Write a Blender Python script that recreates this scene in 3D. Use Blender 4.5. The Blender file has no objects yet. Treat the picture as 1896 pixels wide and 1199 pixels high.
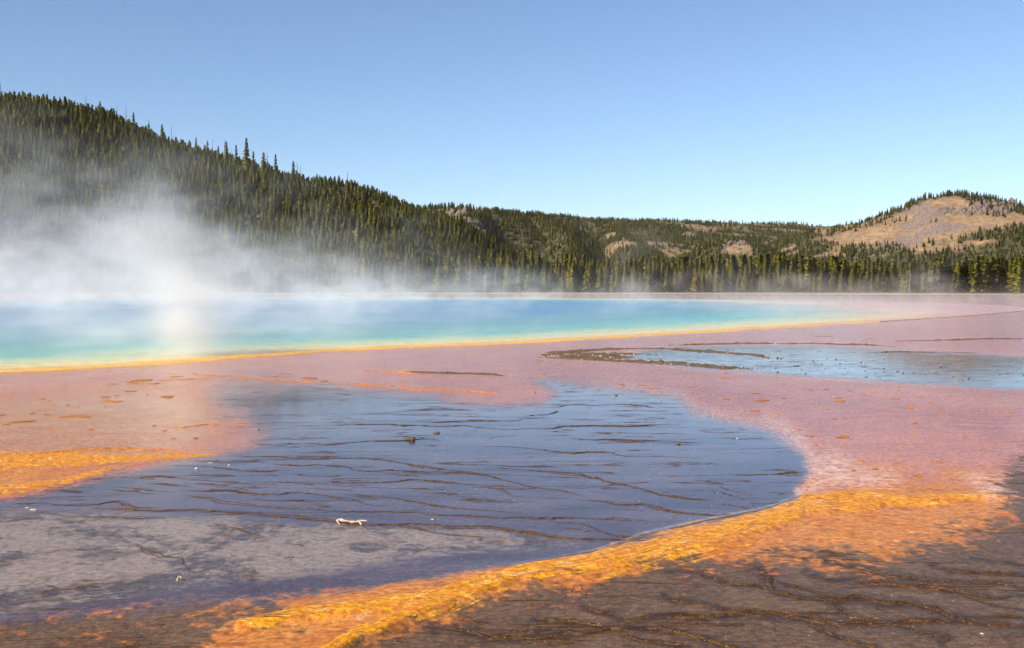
import bpy, bmesh, math, random
import numpy as np
from mathutils import Vector, noise as mnoise

random.seed(7)
RNG = np.random.default_rng(7)
SC = bpy.context.scene
COL = SC.collection

# ------------------------------------------------------------------ camera, world, sun, exposure
FPX, CX, CY, HOR, EYE = 1843.0, 948.0, 599.5, 525.0, 2.5
PITCH = math.atan((CY - HOR) / FPX)
cam_d = bpy.data.cameras.new('camera')
cam_d.sensor_width = 36.0
cam_d.lens = 36.0 * FPX / 1896.0
cam_d.clip_start = 0.1
cam_d.clip_end = 20000
cam = bpy.data.objects.new('camera', cam_d)
cam.location = (0, 0, EYE)
cam.rotation_euler = (math.radians(90) - PITCH, 0, 0)
COL.objects.link(cam)
SC.camera = cam

SUN_AZ = math.radians(-133)      # measured from +Y (view direction) towards +X: the sun stands to the left, behind the viewer
SUN_EL = math.radians(35)
world = bpy.data.worlds.new('World')
SC.world = world
world.use_nodes = True
wn = world.node_tree.nodes
sky = wn.new('ShaderNodeTexSky')
sky.sky_type = 'NISHITA'
sky.sun_disc = False
sky.sun_elevation = SUN_EL
sky.sun_rotation = SUN_AZ
sky.altitude = 2200
sky.air_density = 1.0
sky.dust_density = 4.0
sky.ozone_density = 2.4
bg = wn['Background']
bg.inputs['Strength'].default_value = 0.098
world.node_tree.links.new(sky.outputs[0], bg.inputs['Color'])

sun_d = bpy.data.lights.new('sun', 'SUN')
sun_d.energy = 5.0
sun_d.angle = math.radians(0.53)
sun_d.color = (1.0, 0.90, 0.76)
sun = bpy.data.objects.new('sun', sun_d)
sv = Vector((math.sin(SUN_AZ) * math.cos(SUN_EL), math.cos(SUN_AZ) * math.cos(SUN_EL), math.sin(SUN_EL)))
sun.rotation_euler = sv.to_track_quat('Z', 'Y').to_euler()
sun.location = (-40, -10, 60)
COL.objects.link(sun)

SC.render.filter_size = 1.1
SC.view_settings.view_transform = 'Standard'
SC.view_settings.look = 'None'
SC.view_settings.gamma = 1.0
SC.view_settings.use_curve_mapping = False
SC.view_settings.exposure = 0.75
cy = SC.cycles
cy.use_denoising = True
cy.denoiser = 'OPENIMAGEDENOISE'
cy.denoising_input_passes = 'RGB_ALBEDO_NORMAL'
cy.denoising_prefilter = 'FAST'
cy.max_bounces = 6
cy.diffuse_bounces = 2
cy.glossy_bounces = 2
cy.transmission_bounces = 2
cy.volume_bounces = 2
cy.transparent_max_bounces = 64
cy.volume_step_rate = 4.0
cy.volume_max_steps = 200
cy.sample_clamp_indirect = 6.0
cy.use_adaptive_sampling = True
cy.adaptive_threshold = 0.02
cy.adaptive_min_samples = 16
cy.use_light_tree = False

# ------------------------------------------------------------------ projection between photo pixels and places
cp, sp = math.cos(PITCH), math.sin(PITCH)
def ray(x, y):
    u, v = (np.asarray(x, float) - CX) / FPX, (CY - np.asarray(y, float)) / FPX
    return u, cp + v * sp, -sp + v * cp
def gpt(x, y, z=0.0):                       # the ground point seen at pixel x, y
    dx, dy, dz = ray(x, y)
    t = (z - EYE) / dz
    return dx * t, dy * t
def at(x, y, D):                            # the point at depth D (metres along +Y) seen at pixel x, y
    dx, dy, dz = ray(x, y)
    t = D / dy
    return dx * t, D, EYE + dz * t
def proj(X, Y, Z):
    zr = Z - EYE
    zc = Y * cp - zr * sp
    zc = np.where(np.abs(zc) < 1e-3, 1e-3, zc)
    return CX + FPX * X / zc, CY - FPX * (Y * sp + zr * cp) / zc

# ------------------------------------------------------------------ numeric helpers
def sstep(a, b, x):
    t = np.clip((x - a) / (b - a), 0, 1)
    return t * t * (3 - 2 * t)
def poly_sd(px, py, poly):                  # signed distance to a polygon, positive inside
    P = np.asarray(poly, float)
    d = np.full(px.shape, 1e18); inside = np.zeros(px.shape, bool)
    n = len(P)
    for i in range(n):
        ax, ay = P[i]; bx, by = P[(i + 1) % n]
        ex, ey = bx - ax, by - ay
        t = np.clip(((px - ax) * ex + (py - ay) * ey) / (ex * ex + ey * ey + 1e-12), 0, 1)
        d = np.minimum(d, (px - ax - t * ex) ** 2 + (py - ay - t * ey) ** 2)
        c = ((ay > py) != (by > py))
        if ey != 0:
            inside ^= c & (px < ex * (py - ay) / ey + ax)
    d = np.sqrt(d)
    return np.where(inside, d, -d)
def line_d(px, py, pts, wts=None):          # distance to a polyline (and the interpolated weight there)
    P = np.asarray(pts, float)
    d = np.full(px.shape, 1e18); w = np.ones(px.shape)
    for i in range(len(P) - 1):
        ax, ay = P[i][:2]; bx, by = P[i + 1][:2]
        ex, ey = bx - ax, by - ay
        t = np.clip(((px - ax) * ex + (py - ay) * ey) / (ex * ex + ey * ey + 1e-12), 0, 1)
        q = (px - ax - t * ex) ** 2 + (py - ay - t * ey) ** 2
        m = q < d
        d = np.where(m, q, d)
        if wts is not None:
            w = np.where(m, wts[i] + (wts[i + 1] - wts[i]) * t, w)
    return np.sqrt(d), w
def vnoise(x, y, seed=0):                   # smooth value noise, -1..1
    xi, yi = np.floor(x).astype(np.int64), np.floor(y).astype(np.int64)
    xf, yf = x - xi, y - yi
    def h(a, b):
        n = (a * 374761393 + b * 668265263 + seed * 1442695041) & 0xFFFFFFFF
        n = ((n ^ (n >> 13)) * 1274126177) & 0xFFFFFFFF
        n = n ^ (n >> 16)
        return (n & 0xFFFF) / 32767.5 - 1
    u, v = xf * xf * xf * (xf * (xf * 6 - 15) + 10), yf * yf * yf * (yf * (yf * 6 - 15) + 10)
    return (h(xi, yi) * (1 - u) + h(xi + 1, yi) * u) * (1 - v) + (h(xi, yi + 1) * (1 - u) + h(xi + 1, yi + 1) * u) * v
def fbm(x, y, seed=0, octv=5, gain=0.5):
    s = np.zeros(np.shape(x)); a = 1.0; t = 0
    for o in range(octv):
        s = s + a * vnoise(x * 2 ** o + 17.3 * o, y * 2 ** o - 9.1 * o, seed + o)
        t += a; a *= gain
    return s / t

def make_mesh(name, V, F, smooth=True, attrs=None):
    V = np.ascontiguousarray(V, np.float32); me = bpy.data.meshes.new(name)
    me.vertices.add(len(V)); me.vertices.foreach_set('co', V.ravel())
    if F is not None and len(F):
        F = np.ascontiguousarray(F, np.int32); k = F.shape[1]
        me.loops.add(F.size); me.loops.foreach_set('vertex_index', F.ravel())
        me.polygons.add(len(F))
        me.polygons.foreach_set('loop_start', np.arange(0, F.size, k, dtype=np.int32))
        me.polygons.foreach_set('loop_total', np.full(len(F), k, np.int32))
        me.polygons.foreach_set('use_smooth', np.full(len(F), smooth, bool))
    for an, av in (attrs or {}).items():
        a = me.attributes.new(an, 'FLOAT', 'POINT'); a.data.foreach_set('value', np.ascontiguousarray(av, np.float32))
    me.update(calc_edges=True)
    return me
def link(name, me, mat=None, parent=None, label=None, cat=None, group=None, kind=None, loc=None):
    o = bpy.data.objects.new(name, me); COL.objects.link(o)
    if mat is not None and me is not None and not me.materials: me.materials.append(mat)
    if parent is not None: o.parent = parent
    if label: o['label'] = label
    if cat: o['category'] = cat
    if group: o['group'] = group
    if kind: o['kind'] = kind
    if loc is not None: o.location = loc
    return o
def grid_faces(nr, nc, wrap=False):
    i = np.arange(nr - 1)[:, None]; j = np.arange(nc if wrap else nc - 1)[None, :]
    j2 = (j + 1) % nc
    a = i * nc + j; b = i * nc + j2; c = (i + 1) * nc + j2; d = (i + 1) * nc + j
    return np.stack([a, b, c, d], -1).reshape(-1, 4)

# ------------------------------------------------------------------ node helper
class N:
    def __init__(s, name):
        s.m = bpy.data.materials.new(name); s.m.use_nodes = True
        s.t = s.m.node_tree; s.n = s.t.nodes; s.n.clear()
        s.out = s.n.new('ShaderNodeOutputMaterial')
    def _set(s, sock, v):
        if isinstance(v, bpy.types.NodeSocket): s.t.links.new(v, sock)
        elif v is not None:
            if isinstance(v, (tuple, list)) and len(v) == 3 and sock.type == 'RGBA': v = (*v, 1)
            sock.default_value = v
    def node(s, typ, outp=0, props=None, **ins):
        n = s.n.new(typ)
        for k, v in (props or {}).items(): setattr(n, k, v)
        for k, v in ins.items(): s._set(n.inputs[k.replace('_', ' ')], v)
        return n.outputs[outp]
    def attr(s, name): return s.node('ShaderNodeAttribute', 'Fac', {'attribute_name': name})
    def math(s, op, a, b=None, c=None, clamp=False):
        n = s.n.new('ShaderNodeMath'); n.operation = op; n.use_clamp = clamp
        for i, v in enumerate((a, b, c)): s._set(n.inputs[i], v)
        return n.outputs[0]
    def mix(s, f, a, b, mode='MIX'):
        n = s.n.new('ShaderNodeMix'); n.data_type = 'RGBA'; n.blend_type = mode
        s._set(n.inputs[0], f); s._set(n.inputs[6], a); s._set(n.inputs[7], b)
        return n.outputs[2]
    def lerp(s, f, a, b):
        n = s.n.new('ShaderNodeMix'); n.data_type = 'FLOAT'
        s._set(n.inputs[0], f); s._set(n.inputs[2], a); s._set(n.inputs[3], b)
        return n.outputs[0]
    def ss(s, v, a, b):
        n = s.n.new('ShaderNodeMapRange'); n.interpolation_type = 'SMOOTHSTEP'
        s._set(n.inputs[0], v); s._set(n.inputs[1], a); s._set(n.inputs[2], b)
        return n.outputs[0]
    def pos(s, scale=(1, 1, 1)):
        g = s.node('ShaderNodeNewGeometry', 'Position')
        n = s.n.new('ShaderNodeMapping'); n.inputs['Scale'].default_value = scale
        s.t.links.new(g, n.inputs['Vector']); return n.outputs[0]
    def obj(s):
        return s.node('ShaderNodeTexCoord', 'Object')
    def noise(s, vec, scale, detail=4, rough=0.55, dist=0.0):
        return s.node('ShaderNodeTexNoise', 'Fac', Vector=vec, Scale=scale, Detail=detail, Roughness=rough, Distortion=dist)
    def bump(s, h, strength, dist):
        return s.node('ShaderNodeBump', 0, Height=h, Strength=strength, Distance=dist)
    def principled(s, col, rough=0.6, normal=None, ior=1.45, spec=0.5):
        n = s.n.new('ShaderNodeBsdfPrincipled')
        s._set(n.inputs['Base Color'], col); s._set(n.inputs['Roughness'], rough); s._set(n.inputs['IOR'], ior)
        s._set(n.inputs['Specular IOR Level'], spec)
        if normal is not None: s._set(n.inputs['Normal'], normal)
        return n.outputs[0]
    def done(s, shader): s.t.links.new(shader, s.out.inputs['Surface']); return s.m

# ------------------------------------------------------------------ layout of the flat, read off the photograph
A_DARK = [(-700, 1010), (-200, 960), (0, 925), (60, 913), (150, 890), (210, 876), (300, 857), (400, 841), (468, 826), (485, 812), (460, 790),
          (452, 775), (420, 762), (405, 742), (420, 714), (560, 711), (700, 722), (800, 730), (850, 745), (930, 752), (1005, 745), (1025, 728),
          (990, 705), (1000, 699), (1080, 714), (1200, 727), (1255, 735), (1285, 762), (1340, 780), (1400, 790), (1455, 812), (1487, 842),
          (1497, 875), (1470, 905), (1482, 930), (1440, 952), (1360, 970), (1270, 987), (1222, 1000), (1190, 1015), (1100, 1028), (1000, 1042),
          (900, 1056), (800, 1068), (700, 1082), (600, 1095), (500, 1110), (400, 1118), (200, 1135), (0, 1160), (-700, 1300)]
B_DARK = [(1150, 664), (1190, 650), (1260, 642), (1500, 641), (1700, 650), (1896, 660), (2300, 685), (2700, 700), (2950, 725), (3000, 760), (2800, 785), (2400, 765), (2050, 735), (1896, 721), (1750, 713),
          (1620, 705), (1500, 697), (1400, 689), (1250, 678)]
C_BROWN = [(600, 1230), (640, 1200), (700, 1172), (780, 1148), (900, 1112), (1000, 1086), (1130, 1057), (1230, 1032), (1290, 1022), (1400, 1026),
           (1500, 1036), (1620, 1042), (1700, 1012), (1790, 990), (1850, 962), (1876, 935), (1858, 905), (1872, 868), (1905, 842), (2200, 790), (2700, 1000),
           (2700, 1500), (500, 1500)]
TAN = [(-700, 1010), (0, 952), (70, 946), (200, 950), (400, 957), (640, 972), (800, 978), (950, 985), (1080, 998), (1000, 1012), (850, 1025),
       (700, 1040), (560, 1058), (420, 1080), (300, 1098), (150, 1120), (0, 1135), (-700, 1260)]
BL_BROWN = [(-700, 1230), (-100, 1105), (150, 1108), (300, 1106), (420, 1104), (530, 1098), (470, 1126), (420, 1150), (390, 1180), (350, 1230), (300, 1500), (-900, 1500)]
ORANGE_R = [(250, 1260), (330, 1160), (480, 1112), (700, 1082), (900, 1056), (1100, 1028), (1190, 1015), (1270, 987), (1440, 952), (1482, 930), (1500, 890),
            (1700, 880), (1880, 900), (1876, 940), (1850, 962), (1700, 1012), (1620, 1042), (1400, 1026), (1290, 1022), (1000, 1086), (780, 1148), (640, 1200), (600, 1230)]
ORANGE_L = [(-800, 840), (-100, 740), (60, 730), (250, 705), (380, 730), (420, 790), (380, 838), (200, 876), (60, 913), (-200, 960), (-700, 1000)]
CORES = [([(600, 1215), (660, 1180), (740, 1150), (830, 1115), (960, 1066), (1100, 1043), (1200, 1018), (1300, 996), (1400, 972), (1470, 945), (1500, 928)], [12, 12, 12, 14, 17, 22, 30, 30, 24, 22, 14]),
         ([(1490, 926), (1600, 920), (1680, 928), (1760, 924), (1870, 926)], [13, 13, 10, 9, 4]),
         ([(1500, 945), (1600, 940), (1660, 925)], [10, 8, 5]),
         ([(440, 1160), (560, 1138), (680, 1126), (800, 1110), (900, 1080)], [6, 14, 16, 16, 10]),
         ([(-300, 870), (0, 855), (120, 850), (250, 846), (400, 840)], [14, 15, 13, 8, 3]),
         ([(-200, 930), (0, 908), (100, 893), (200, 868)], [10, 9, 6, 3])]
RED = [(985, 690), (1060, 698), (1180, 712), (1300, 722), (1420, 738), (1560, 752), (1700, 770), (1850, 790)]
POOL = [(-95, 62), (-70, 40), (-45, 30.5), (-30, 28), (-20, 27.6), (-14.6, 28.3), (-11, 31.3), (-8.5, 34.9), (-4, 39.4), (0, 42), (3.8, 45.7), (9.8, 51.4), (17.7, 59.5),
        (28, 69.5), (41, 84), (52, 100), (56, 118), (48, 140), (28, 157), (0, 168), (-40, 170), (-75, 155), (-98, 125), (-104, 90)]

# ------------------------------------------------------------------ the ground sheet
az = np.concatenate([np.arange(-180, -40, 4.0), np.arange(-40, 40, 0.09), np.arange(40, 180, 4.0)]) * math.pi / 180
ys = np.arange(1250, 541, -2.6)
rr = EYE * FPX / (ys - HOR)
rr = np.concatenate([[0.3, 1.2, 2.5, 4.0, 5.2], rr[rr > 6.0], np.geomspace(300, 6000, 16)])
RR, AZ = np.meshgrid(rr, az, indexing='ij')
GX, GY = (RR * np.sin(AZ)).ravel(), (RR * np.cos(AZ)).ravel()
front = (GY > 1.0) & (np.abs(GX) < 1.6 * np.abs(GY) + 2)
gx_, gy_ = np.where(front, GX, 0.0), np.where(front, GY, 3.0)
PX, PY = proj(gx_, gy_, 0.0)
PX0, PY0 = PX.copy(), PY.copy()
PX = PX + np.clip((PY - 640) / 300, 0.2, 1) * 16 * fbm(GX * 0.5, GY * 0.25, 3, 4); PY = PY + np.clip((PY - 620) / 420, 0.03, 1) * 10 * fbm(GX * 0.7, GY * 0.5, 5, 5)
def pmask(poly, soft): return np.clip(0.5 + poly_sd(PX, PY, poly) / (2 * soft), 0, 1)
persp = np.clip((PY - 560) / 420, 0.12, 1.2)
sdA = poly_sd(PX, PY, A_DARK)
softA = 9 + 26 * sstep(1010, 760, PY) * 0.6 + 18 * sstep(760, 500, PX) * sstep(1000, 1080, PY) + 42 * sstep(560, 480, PX) * sstep(835, 800, PY)
m_film = np.maximum(np.clip(0.5 + sdA / (2 * softA), 0, 1), np.clip(0.5 + poly_sd(PX, PY, B_DARK) / 14, 0, 1))
m_brown = np.maximum(pmask(C_BROWN, 42), pmask(BL_BROWN, 85))
m_tan = pmask(TAN, 22)
m_or = np.maximum(pmask(ORANGE_R, 36), pmask(ORANGE_L, 45))
m_left = pmask(ORANGE_L, 30) * sstep(858, 828, PY)
m_core = np.zeros(PX.shape)
for pts, w in CORES:
    d, wt = line_d(PX, PY, pts, w)
    m_core = np.maximum(m_core, np.clip(1.15 - d / (wt * 1.35), 0, 1))
flow_pts = CORES[0][0] + CORES[1][0][1:]
flow_w = np.concatenate([[0], np.cumsum([math.dist([float(v) for v in gpt(*a)], [float(v) for v in gpt(*b)]) for a, b in zip(flow_pts[:-1], flow_pts[1:])])])
flow_v, flow_u = line_d(PX, PY, flow_pts, flow_w)
flow_v2, flow_u2 = line_d(PX, PY, CORES[4][0], np.array([math.hypot(*[float(v) for v in gpt(*p)]) * 0 + i * 6.0 for i, p in enumerate(CORES[4][0])]))
c3 = [(150, 1215), (300, 1190)] + CORES[3][0]
flow_v3, flow_u3 = line_d(PX, PY, c3, np.arange(len(c3)) * 1.3)
use3 = flow_v3 < flow_v * .8
flow_u = np.where(use3, flow_u3, flow_u); flow_v = np.where(use3, flow_v3, flow_v)
lf = (PX < 480) & (PY < 960)
flow_u = np.where(lf, flow_u2, flow_u); flow_v = np.where(lf, flow_v2, flow_v)
dr, _ = line_d(PX, PY, RED)
m_red = np.clip(1.1 - dr / 34, 0, 1)
m_fringe = sstep(0, .35, m_film) * sstep(1000, 1250, PX)
m_sheen = np.zeros(PX.shape)  # patches where wet reflections are painted into the mat colour
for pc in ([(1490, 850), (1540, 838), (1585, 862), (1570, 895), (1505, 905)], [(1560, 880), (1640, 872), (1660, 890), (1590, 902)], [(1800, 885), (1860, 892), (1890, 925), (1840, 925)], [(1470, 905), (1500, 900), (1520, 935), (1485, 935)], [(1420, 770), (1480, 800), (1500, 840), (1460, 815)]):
    m_sheen = np.maximum(m_sheen, np.clip(.6 + poly_sd(PX, PY, pc) / 34, 0, 1))
m_sinter = sstep(565, 545, PY)
sdP = poly_sd(GX, GY, POOL)
GZ = 0.045 * sstep(0.15, 0.8, m_core) * sstep(800, 1000, PY) + 0.01 * fbm(GX * 1.5, GY * 1.5, 11, 4) * np.clip(1 - m_film, 0, 1)
GZ += 0.012 * sstep(0.2, 0.8, m_or) * sstep(860, 940, PY)
GZ = np.where(front, GZ, 0.0)
GZ = np.where(sdP > 1.6, -0.06, GZ)
far_r = np.hypot(GX, GY)
GZ = np.where(far_r > 240, 0.0, GZ)
m_or = np.maximum(m_or, .62 * sstep(790, 905, PY) * sstep(1380, 1480, PX))
m_or = np.maximum(m_or, np.maximum(sstep(.0, .25, m_brown) * sstep(880, 930, PY), sstep(1035, 1060, PY)))
for m in (m_film, m_brown, m_tan, m_or, m_core, m_red): m[~front] *= 0
m_brown[~front] = 1
g_me = make_mesh('ground', np.stack([GX, GY, GZ], 1), grid_faces(len(rr), len(az), True)[:, ::-1],
                 attrs=dict(m_film=m_film, m_brown=m_brown, m_tan=m_tan, m_or=m_or, m_core=m_core, flow_u=flow_u, flow_v=flow_v, m_red=m_red, m_left=m_left, m_sinter=m_sinter, m_sheen=m_sheen, m_fringe=m_fringe,
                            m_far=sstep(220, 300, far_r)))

k = N('bacterial_mat')
P = k.pos()
n_big = k.noise(P, 0.35, 6, 0.6, 0.6)
n_mid = k.noise(P, 1.6, 7, 0.62, 0.8)
n_fine = k.noise(P, 9.0, 5, 0.65)
n_grit = k.noise(P, 42.0, 3, 0.6)
n_flow = k.noise(k.pos((1.0, 1.2, 1)), 6.0, 10, 0.74, 0.8)
n_patch = k.noise(P, 0.8, 5, 0.6, 1.2)
n_str = k.noise(k.pos((0.35, 1.0, 1)), 1.1, 6, 0.6, 0.7)
def edge(name, amt_mid=0.35, amt_fine=0.25, lo=0.38, hi=0.62):
    v = k.math('MULTIPLY_ADD', k.math('SUBTRACT', n_mid, 0.5), amt_mid * 2, k.attr(name))
    v = k.math('MULTIPLY_ADD', k.math('SUBTRACT', n_fine, 0.5), amt_fine * 2, v)
    return k.ss(v, lo, hi)
fc = k.n.new('ShaderNodeCombineXYZ')
k.t.links.new(k.math('MULTIPLY', k.attr('flow_u'), 1.1), fc.inputs[0]); k.t.links.new(k.math('MULTIPLY', k.attr('flow_v'), 0.16), fc.inputs[1])
n_stream = k.noise(fc.outputs[0], 1.0, 8, 0.68, 0.6)
fc2 = k.n.new('ShaderNodeCombineXYZ')
k.t.links.new(k.math('MULTIPLY', k.attr('flow_u'), 3.0), fc2.inputs[0]); k.t.links.new(k.math('MULTIPLY', k.attr('flow_v'), 0.30), fc2.inputs[1])
n_stream2 = k.noise(fc2.outputs[0], 1.0, 6, 0.7, 0.9)
n_speck = k.noise(k.pos((0.8, 1.0, 1)), 17.0, 5, 0.7, 0.3)
f_film = edge('m_film', 0.35, 0.6, 0.18, 0.82)
f_brown = edge('m_brown', 1.1, 0.8, 0.26, 0.74)
f_tan = edge('m_tan', 0.5, 0.3, 0.2, 0.8)
f_or = edge('m_or', 0.6, 0.3, 0.1, 0.9)
core_v = k.math('MULTIPLY_ADD', k.math('SUBTRACT', n_stream, 0.5), 2.8, k.attr('m_core'))
core_v = k.math('MULTIPLY_ADD', k.math('SUBTRACT', n_fine, 0.5), 1.8, core_v)
f_core = k.math('MULTIPLY', k.ss(core_v, 0.28, 0.8), k.ss(k.attr('m_core'), 0.0, 0.2))
# colours of the mats
pink = k.mix(k.ss(n_big, 0.3, 0.7), (0.45, 0.130, 0.065), (0.57, 0.20, 0.115))
pink = k.mix(k.math('MULTIPLY', k.ss(k.noise(k.pos((0.45, 1.4, 1)), 3.2, 8, 0.7, 0.5), 0.48, 0.66), 0.65), pink, (0.30, 0.085, 0.05))
pink = k.mix(k.math('MULTIPLY', k.ss(n_fine, 0.52, 0.68), 0.45), pink, (0.62, 0.34, 0.26))
pink = k.mix(k.math('MULTIPLY', k.ss(n_flow, 0.60, 0.72), 0.35), pink, (0.72, 0.46, 0.36))
red_f = k.math('MULTIPLY', k.attr('m_red'), k.ss(k.noise(k.pos((0.5, 1.2, 1)), 2.6, 5, 0.6), 0.40, 0.62))
pink = k.mix(k.math('MULTIPLY', red_f, 0.75), pink, (0.34, 0.08, 0.05))
orange = k.mix(k.ss(n_mid, 0.3, 0.7), (0.52, 0.165, 0.028), (0.60, 0.245, 0.065))
orange = k.mix(k.math('MULTIPLY', k.ss(n_grit, 0.52, 0.7), 0.45), orange, (0.26, 0.075, 0.018))
orange = k.mix(k.math('MULTIPLY', k.ss(n_flow, 0.58, 0.68), 0.7), orange, (0.72, 0.42, 0.22))
orange = k.mix(k.math('MULTIPLY', k.ss(k.noise(k.pos((0.5, 1.6, 1)), 2.4, 8, 0.7, 0.8), 0.55, 0.68), 0.6), orange, (0.22, 0.075, 0.02))
left_c = k.mix(k.ss(n_mid, 0.3, 0.7), (0.42, 0.145, 0.030), (0.54, 0.215, 0.060))  # left orange area, a little darker than the rest
orange = k.mix(k.attr('m_left'), orange, left_c)
col = k.mix(f_or, pink, orange)
core_c = k.mix(k.ss(n_fine, 0.3, 0.66), (0.62, 0.20, 0.010), (0.80, 0.34, 0.014))
core_c = k.mix(k.math('MULTIPLY', k.ss(n_grit, 0.50, 0.64), 0.5), core_c, (0.34, 0.10, 0.008))
core_c = k.mix(k.math('MULTIPLY', k.ss(k.noise(k.pos((0.7, 1.3, 1)), 7, 6, 0.7, 1.5), 0.57, 0.68), 0.8), core_c, (0.88, 0.66, 0.30))
sheen_f = k.math('MULTIPLY', k.attr('m_sheen'), k.ss(n_flow, 0.42, 0.56))
col = k.mix(k.math('MULTIPLY', sheen_f, 0.75), col, (0.82, 0.56, 0.46))  # pale pink stands in for the wet sheen
fringe = k.math('MULTIPLY', k.attr('m_fringe'), k.ss(n_speck, 0.36, 0.6))
col = k.mix(k.math('MULTIPLY', fringe, 0.55), col, (0.70, 0.42, 0.34))
brown = k.mix(k.ss(n_mid, 0.25, 0.75), (0.085, 0.046, 0.026), (0.165, 0.094, 0.052))
brown = k.mix(k.math('MULTIPLY', k.ss(n_flow, 0.54, 0.68), 0.8), brown, (0.035, 0.022, 0.016))
brown = k.mix(k.math('MULTIPLY', k.ss(n_grit, 0.54, 0.66), 0.55), brown, (0.26, 0.17, 0.10))
dark = k.mix(k.ss(n_str, 0.35, 0.65), (0.058, 0.034, 0.042), (0.120, 0.078, 0.086))
dark = k.mix(k.math('MULTIPLY', k.ss(n_grit, 0.58, 0.74), 0.25), dark, (0.20, 0.15, 0.12))
tan_c = k.mix(k.ss(k.math('MULTIPLY_ADD', k.math('SUBTRACT', n_patch, 0.5), 1.3, n_flow), 0.42, 0.64), (0.275, 0.200, 0.162), (0.080, 0.054, 0.048))
col = k.mix(k.math('MULTIPLY', f_or, k.math('MULTIPLY', k.ss(n_stream2, 0.54, 0.68), 0.6)), col, (0.27, 0.085, 0.022))
col = k.mix(k.math('MULTIPLY', f_or, k.math('MULTIPLY', k.ss(n_stream, 0.57, 0.66), 0.55)), col, (0.70, 0.36, 0.12))
col = k.mix(f_brown, col, brown)
filmc = k.mix(f_tan, dark, tan_c)
col = k.mix(f_film, col, filmc)
core_c = k.mix(k.math('MULTIPLY', k.ss(n_stream2, 0.56, 0.66), 0.75), core_c, (0.85, 0.60, 0.26))
core_c = k.mix(k.math('MULTIPLY', k.ss(n_stream2, 0.46, 0.36), 0.75), core_c, (0.34, 0.095, 0.010))
col = k.mix(f_core, col, core_c)
# thin terrace lines: contours of a slow height
ct = k.math('FRACT', k.math('MULTIPLY', k.noise(k.pos((0.10, 0.62, 1)), 0.55, 6, 0.55, 0.3), 16.0))
ctl = k.math('SUBTRACT', 1.0, k.ss(k.math('ABSOLUTE', k.math('SUBTRACT', ct, 0.5)), 0.0, 0.085))
ctl = k.math('MULTIPLY', ctl, k.ss(n_big, 0.36, 0.50))
ctl = k.math('MULTIPLY', ctl, k.math('MAXIMUM', k.math('MULTIPLY', f_film, k.math('SUBTRACT', 1.0, f_tan)), f_brown))
col = k.mix(k.math('MULTIPLY', ctl, 0.85), col, (0.075, 0.034, 0.012))
gritty = k.math('MULTIPLY_ADD', k.ss(n_speck, 0.32, 0.70), 0.62, 0.50)
col = k.mix(1.0, col, k.node('ShaderNodeCombineColor', 0, Red=gritty, Green=gritty, Blue=gritty), 'MULTIPLY')
f_tuft = k.math('MULTIPLY', f_film, k.ss(k.math('MULTIPLY_ADD', k.math('SUBTRACT', n_mid, 0.5), 0.5, n_speck), 0.60, 0.70))
col = k.mix(k.math('MULTIPLY', f_tuft, 0.7), col, (0.13, 0.085, 0.06))
seam = k.math('MULTIPLY', k.attr('m_seam'), k.ss(n_fine, 0.30, 0.56))
col = k.mix(k.math('MULTIPLY', seam, 0.85), col, (0.026, 0.015, 0.012))
# pale sinter flats on the far side
sint = k.mix(k.ss(k.noise(k.pos((0.02, 0.10, 1)), 1.0, 6, 0.6), 0.42, 0.6), (0.34, 0.19, 0.15), (0.52, 0.43, 0.37))
col = k.mix(k.attr('m_sinter'), col, sint)
col = k.mix(k.attr('m_far'), col, (0.17, 0.125, 0.06))
rough = k.lerp(f_film, k.lerp(f_or, 0.13, k.lerp(k.attr('m_left'), 0.42, 0.10)), k.lerp(f_tan, 0.035, 0.22))
rough = k.lerp(k.math('MULTIPLY', f_brown, 0.8), rough, 0.30)
rough = k.lerp(k.math('MULTIPLY', ctl, 0.8), rough, 0.6)
rough = k.math('ADD', rough, k.math('MULTIPLY', f_film, k.math('MULTIPLY', k.ss(n_mid, 0.45, 0.7), 0.12)))
rough = k.lerp(f_core, rough, 0.5)
rough = k.math('MAXIMUM', rough, k.math('MULTIPLY', k.attr('m_far'), 0.9))
spec = k.lerp(f_film, k.lerp(f_or, 0.34, k.lerp(k.attr('m_left'), 0.18, 0.24)), 0.5)
spec = k.lerp(k.math('MULTIPLY', f_tuft, 0.8), spec, 0.1)
spec = k.lerp(k.math('MULTIPLY', f_brown, k.math('SUBTRACT', 1.0, f_film)), spec, 0.09)
spec = k.math('MULTIPLY', spec, k.math('SUBTRACT', 1.0, k.attr('m_far')))
hgt = k.math('ADD', k.math('MULTIPLY', n_fine, 0.5), k.math('MULTIPLY', n_grit, 0.25))
hgt = k.math('MULTIPLY_ADD', ctl, 0.5, hgt)
hgt = k.math('MULTIPLY_ADD', n_speck, 0.4, hgt)
bst = k.lerp(f_film, k.lerp(f_core, k.lerp(k.attr('m_left'), 0.38, 0.15), 0.7), k.lerp(f_tan, 0.035, 0.3))
bst = k.math('MULTIPLY', bst, k.math('SUBTRACT', 1.0, k.math('MULTIPLY', k.attr('m_sinter'), 0.7)))
nrm = k.bump(hgt, bst, 0.03)
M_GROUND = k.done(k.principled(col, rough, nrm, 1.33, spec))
GROUND = link('ground', g_me, M_GROUND, kind='structure', label='wet orange, pink and dark slate bacterial mat flats around the spring')

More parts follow.
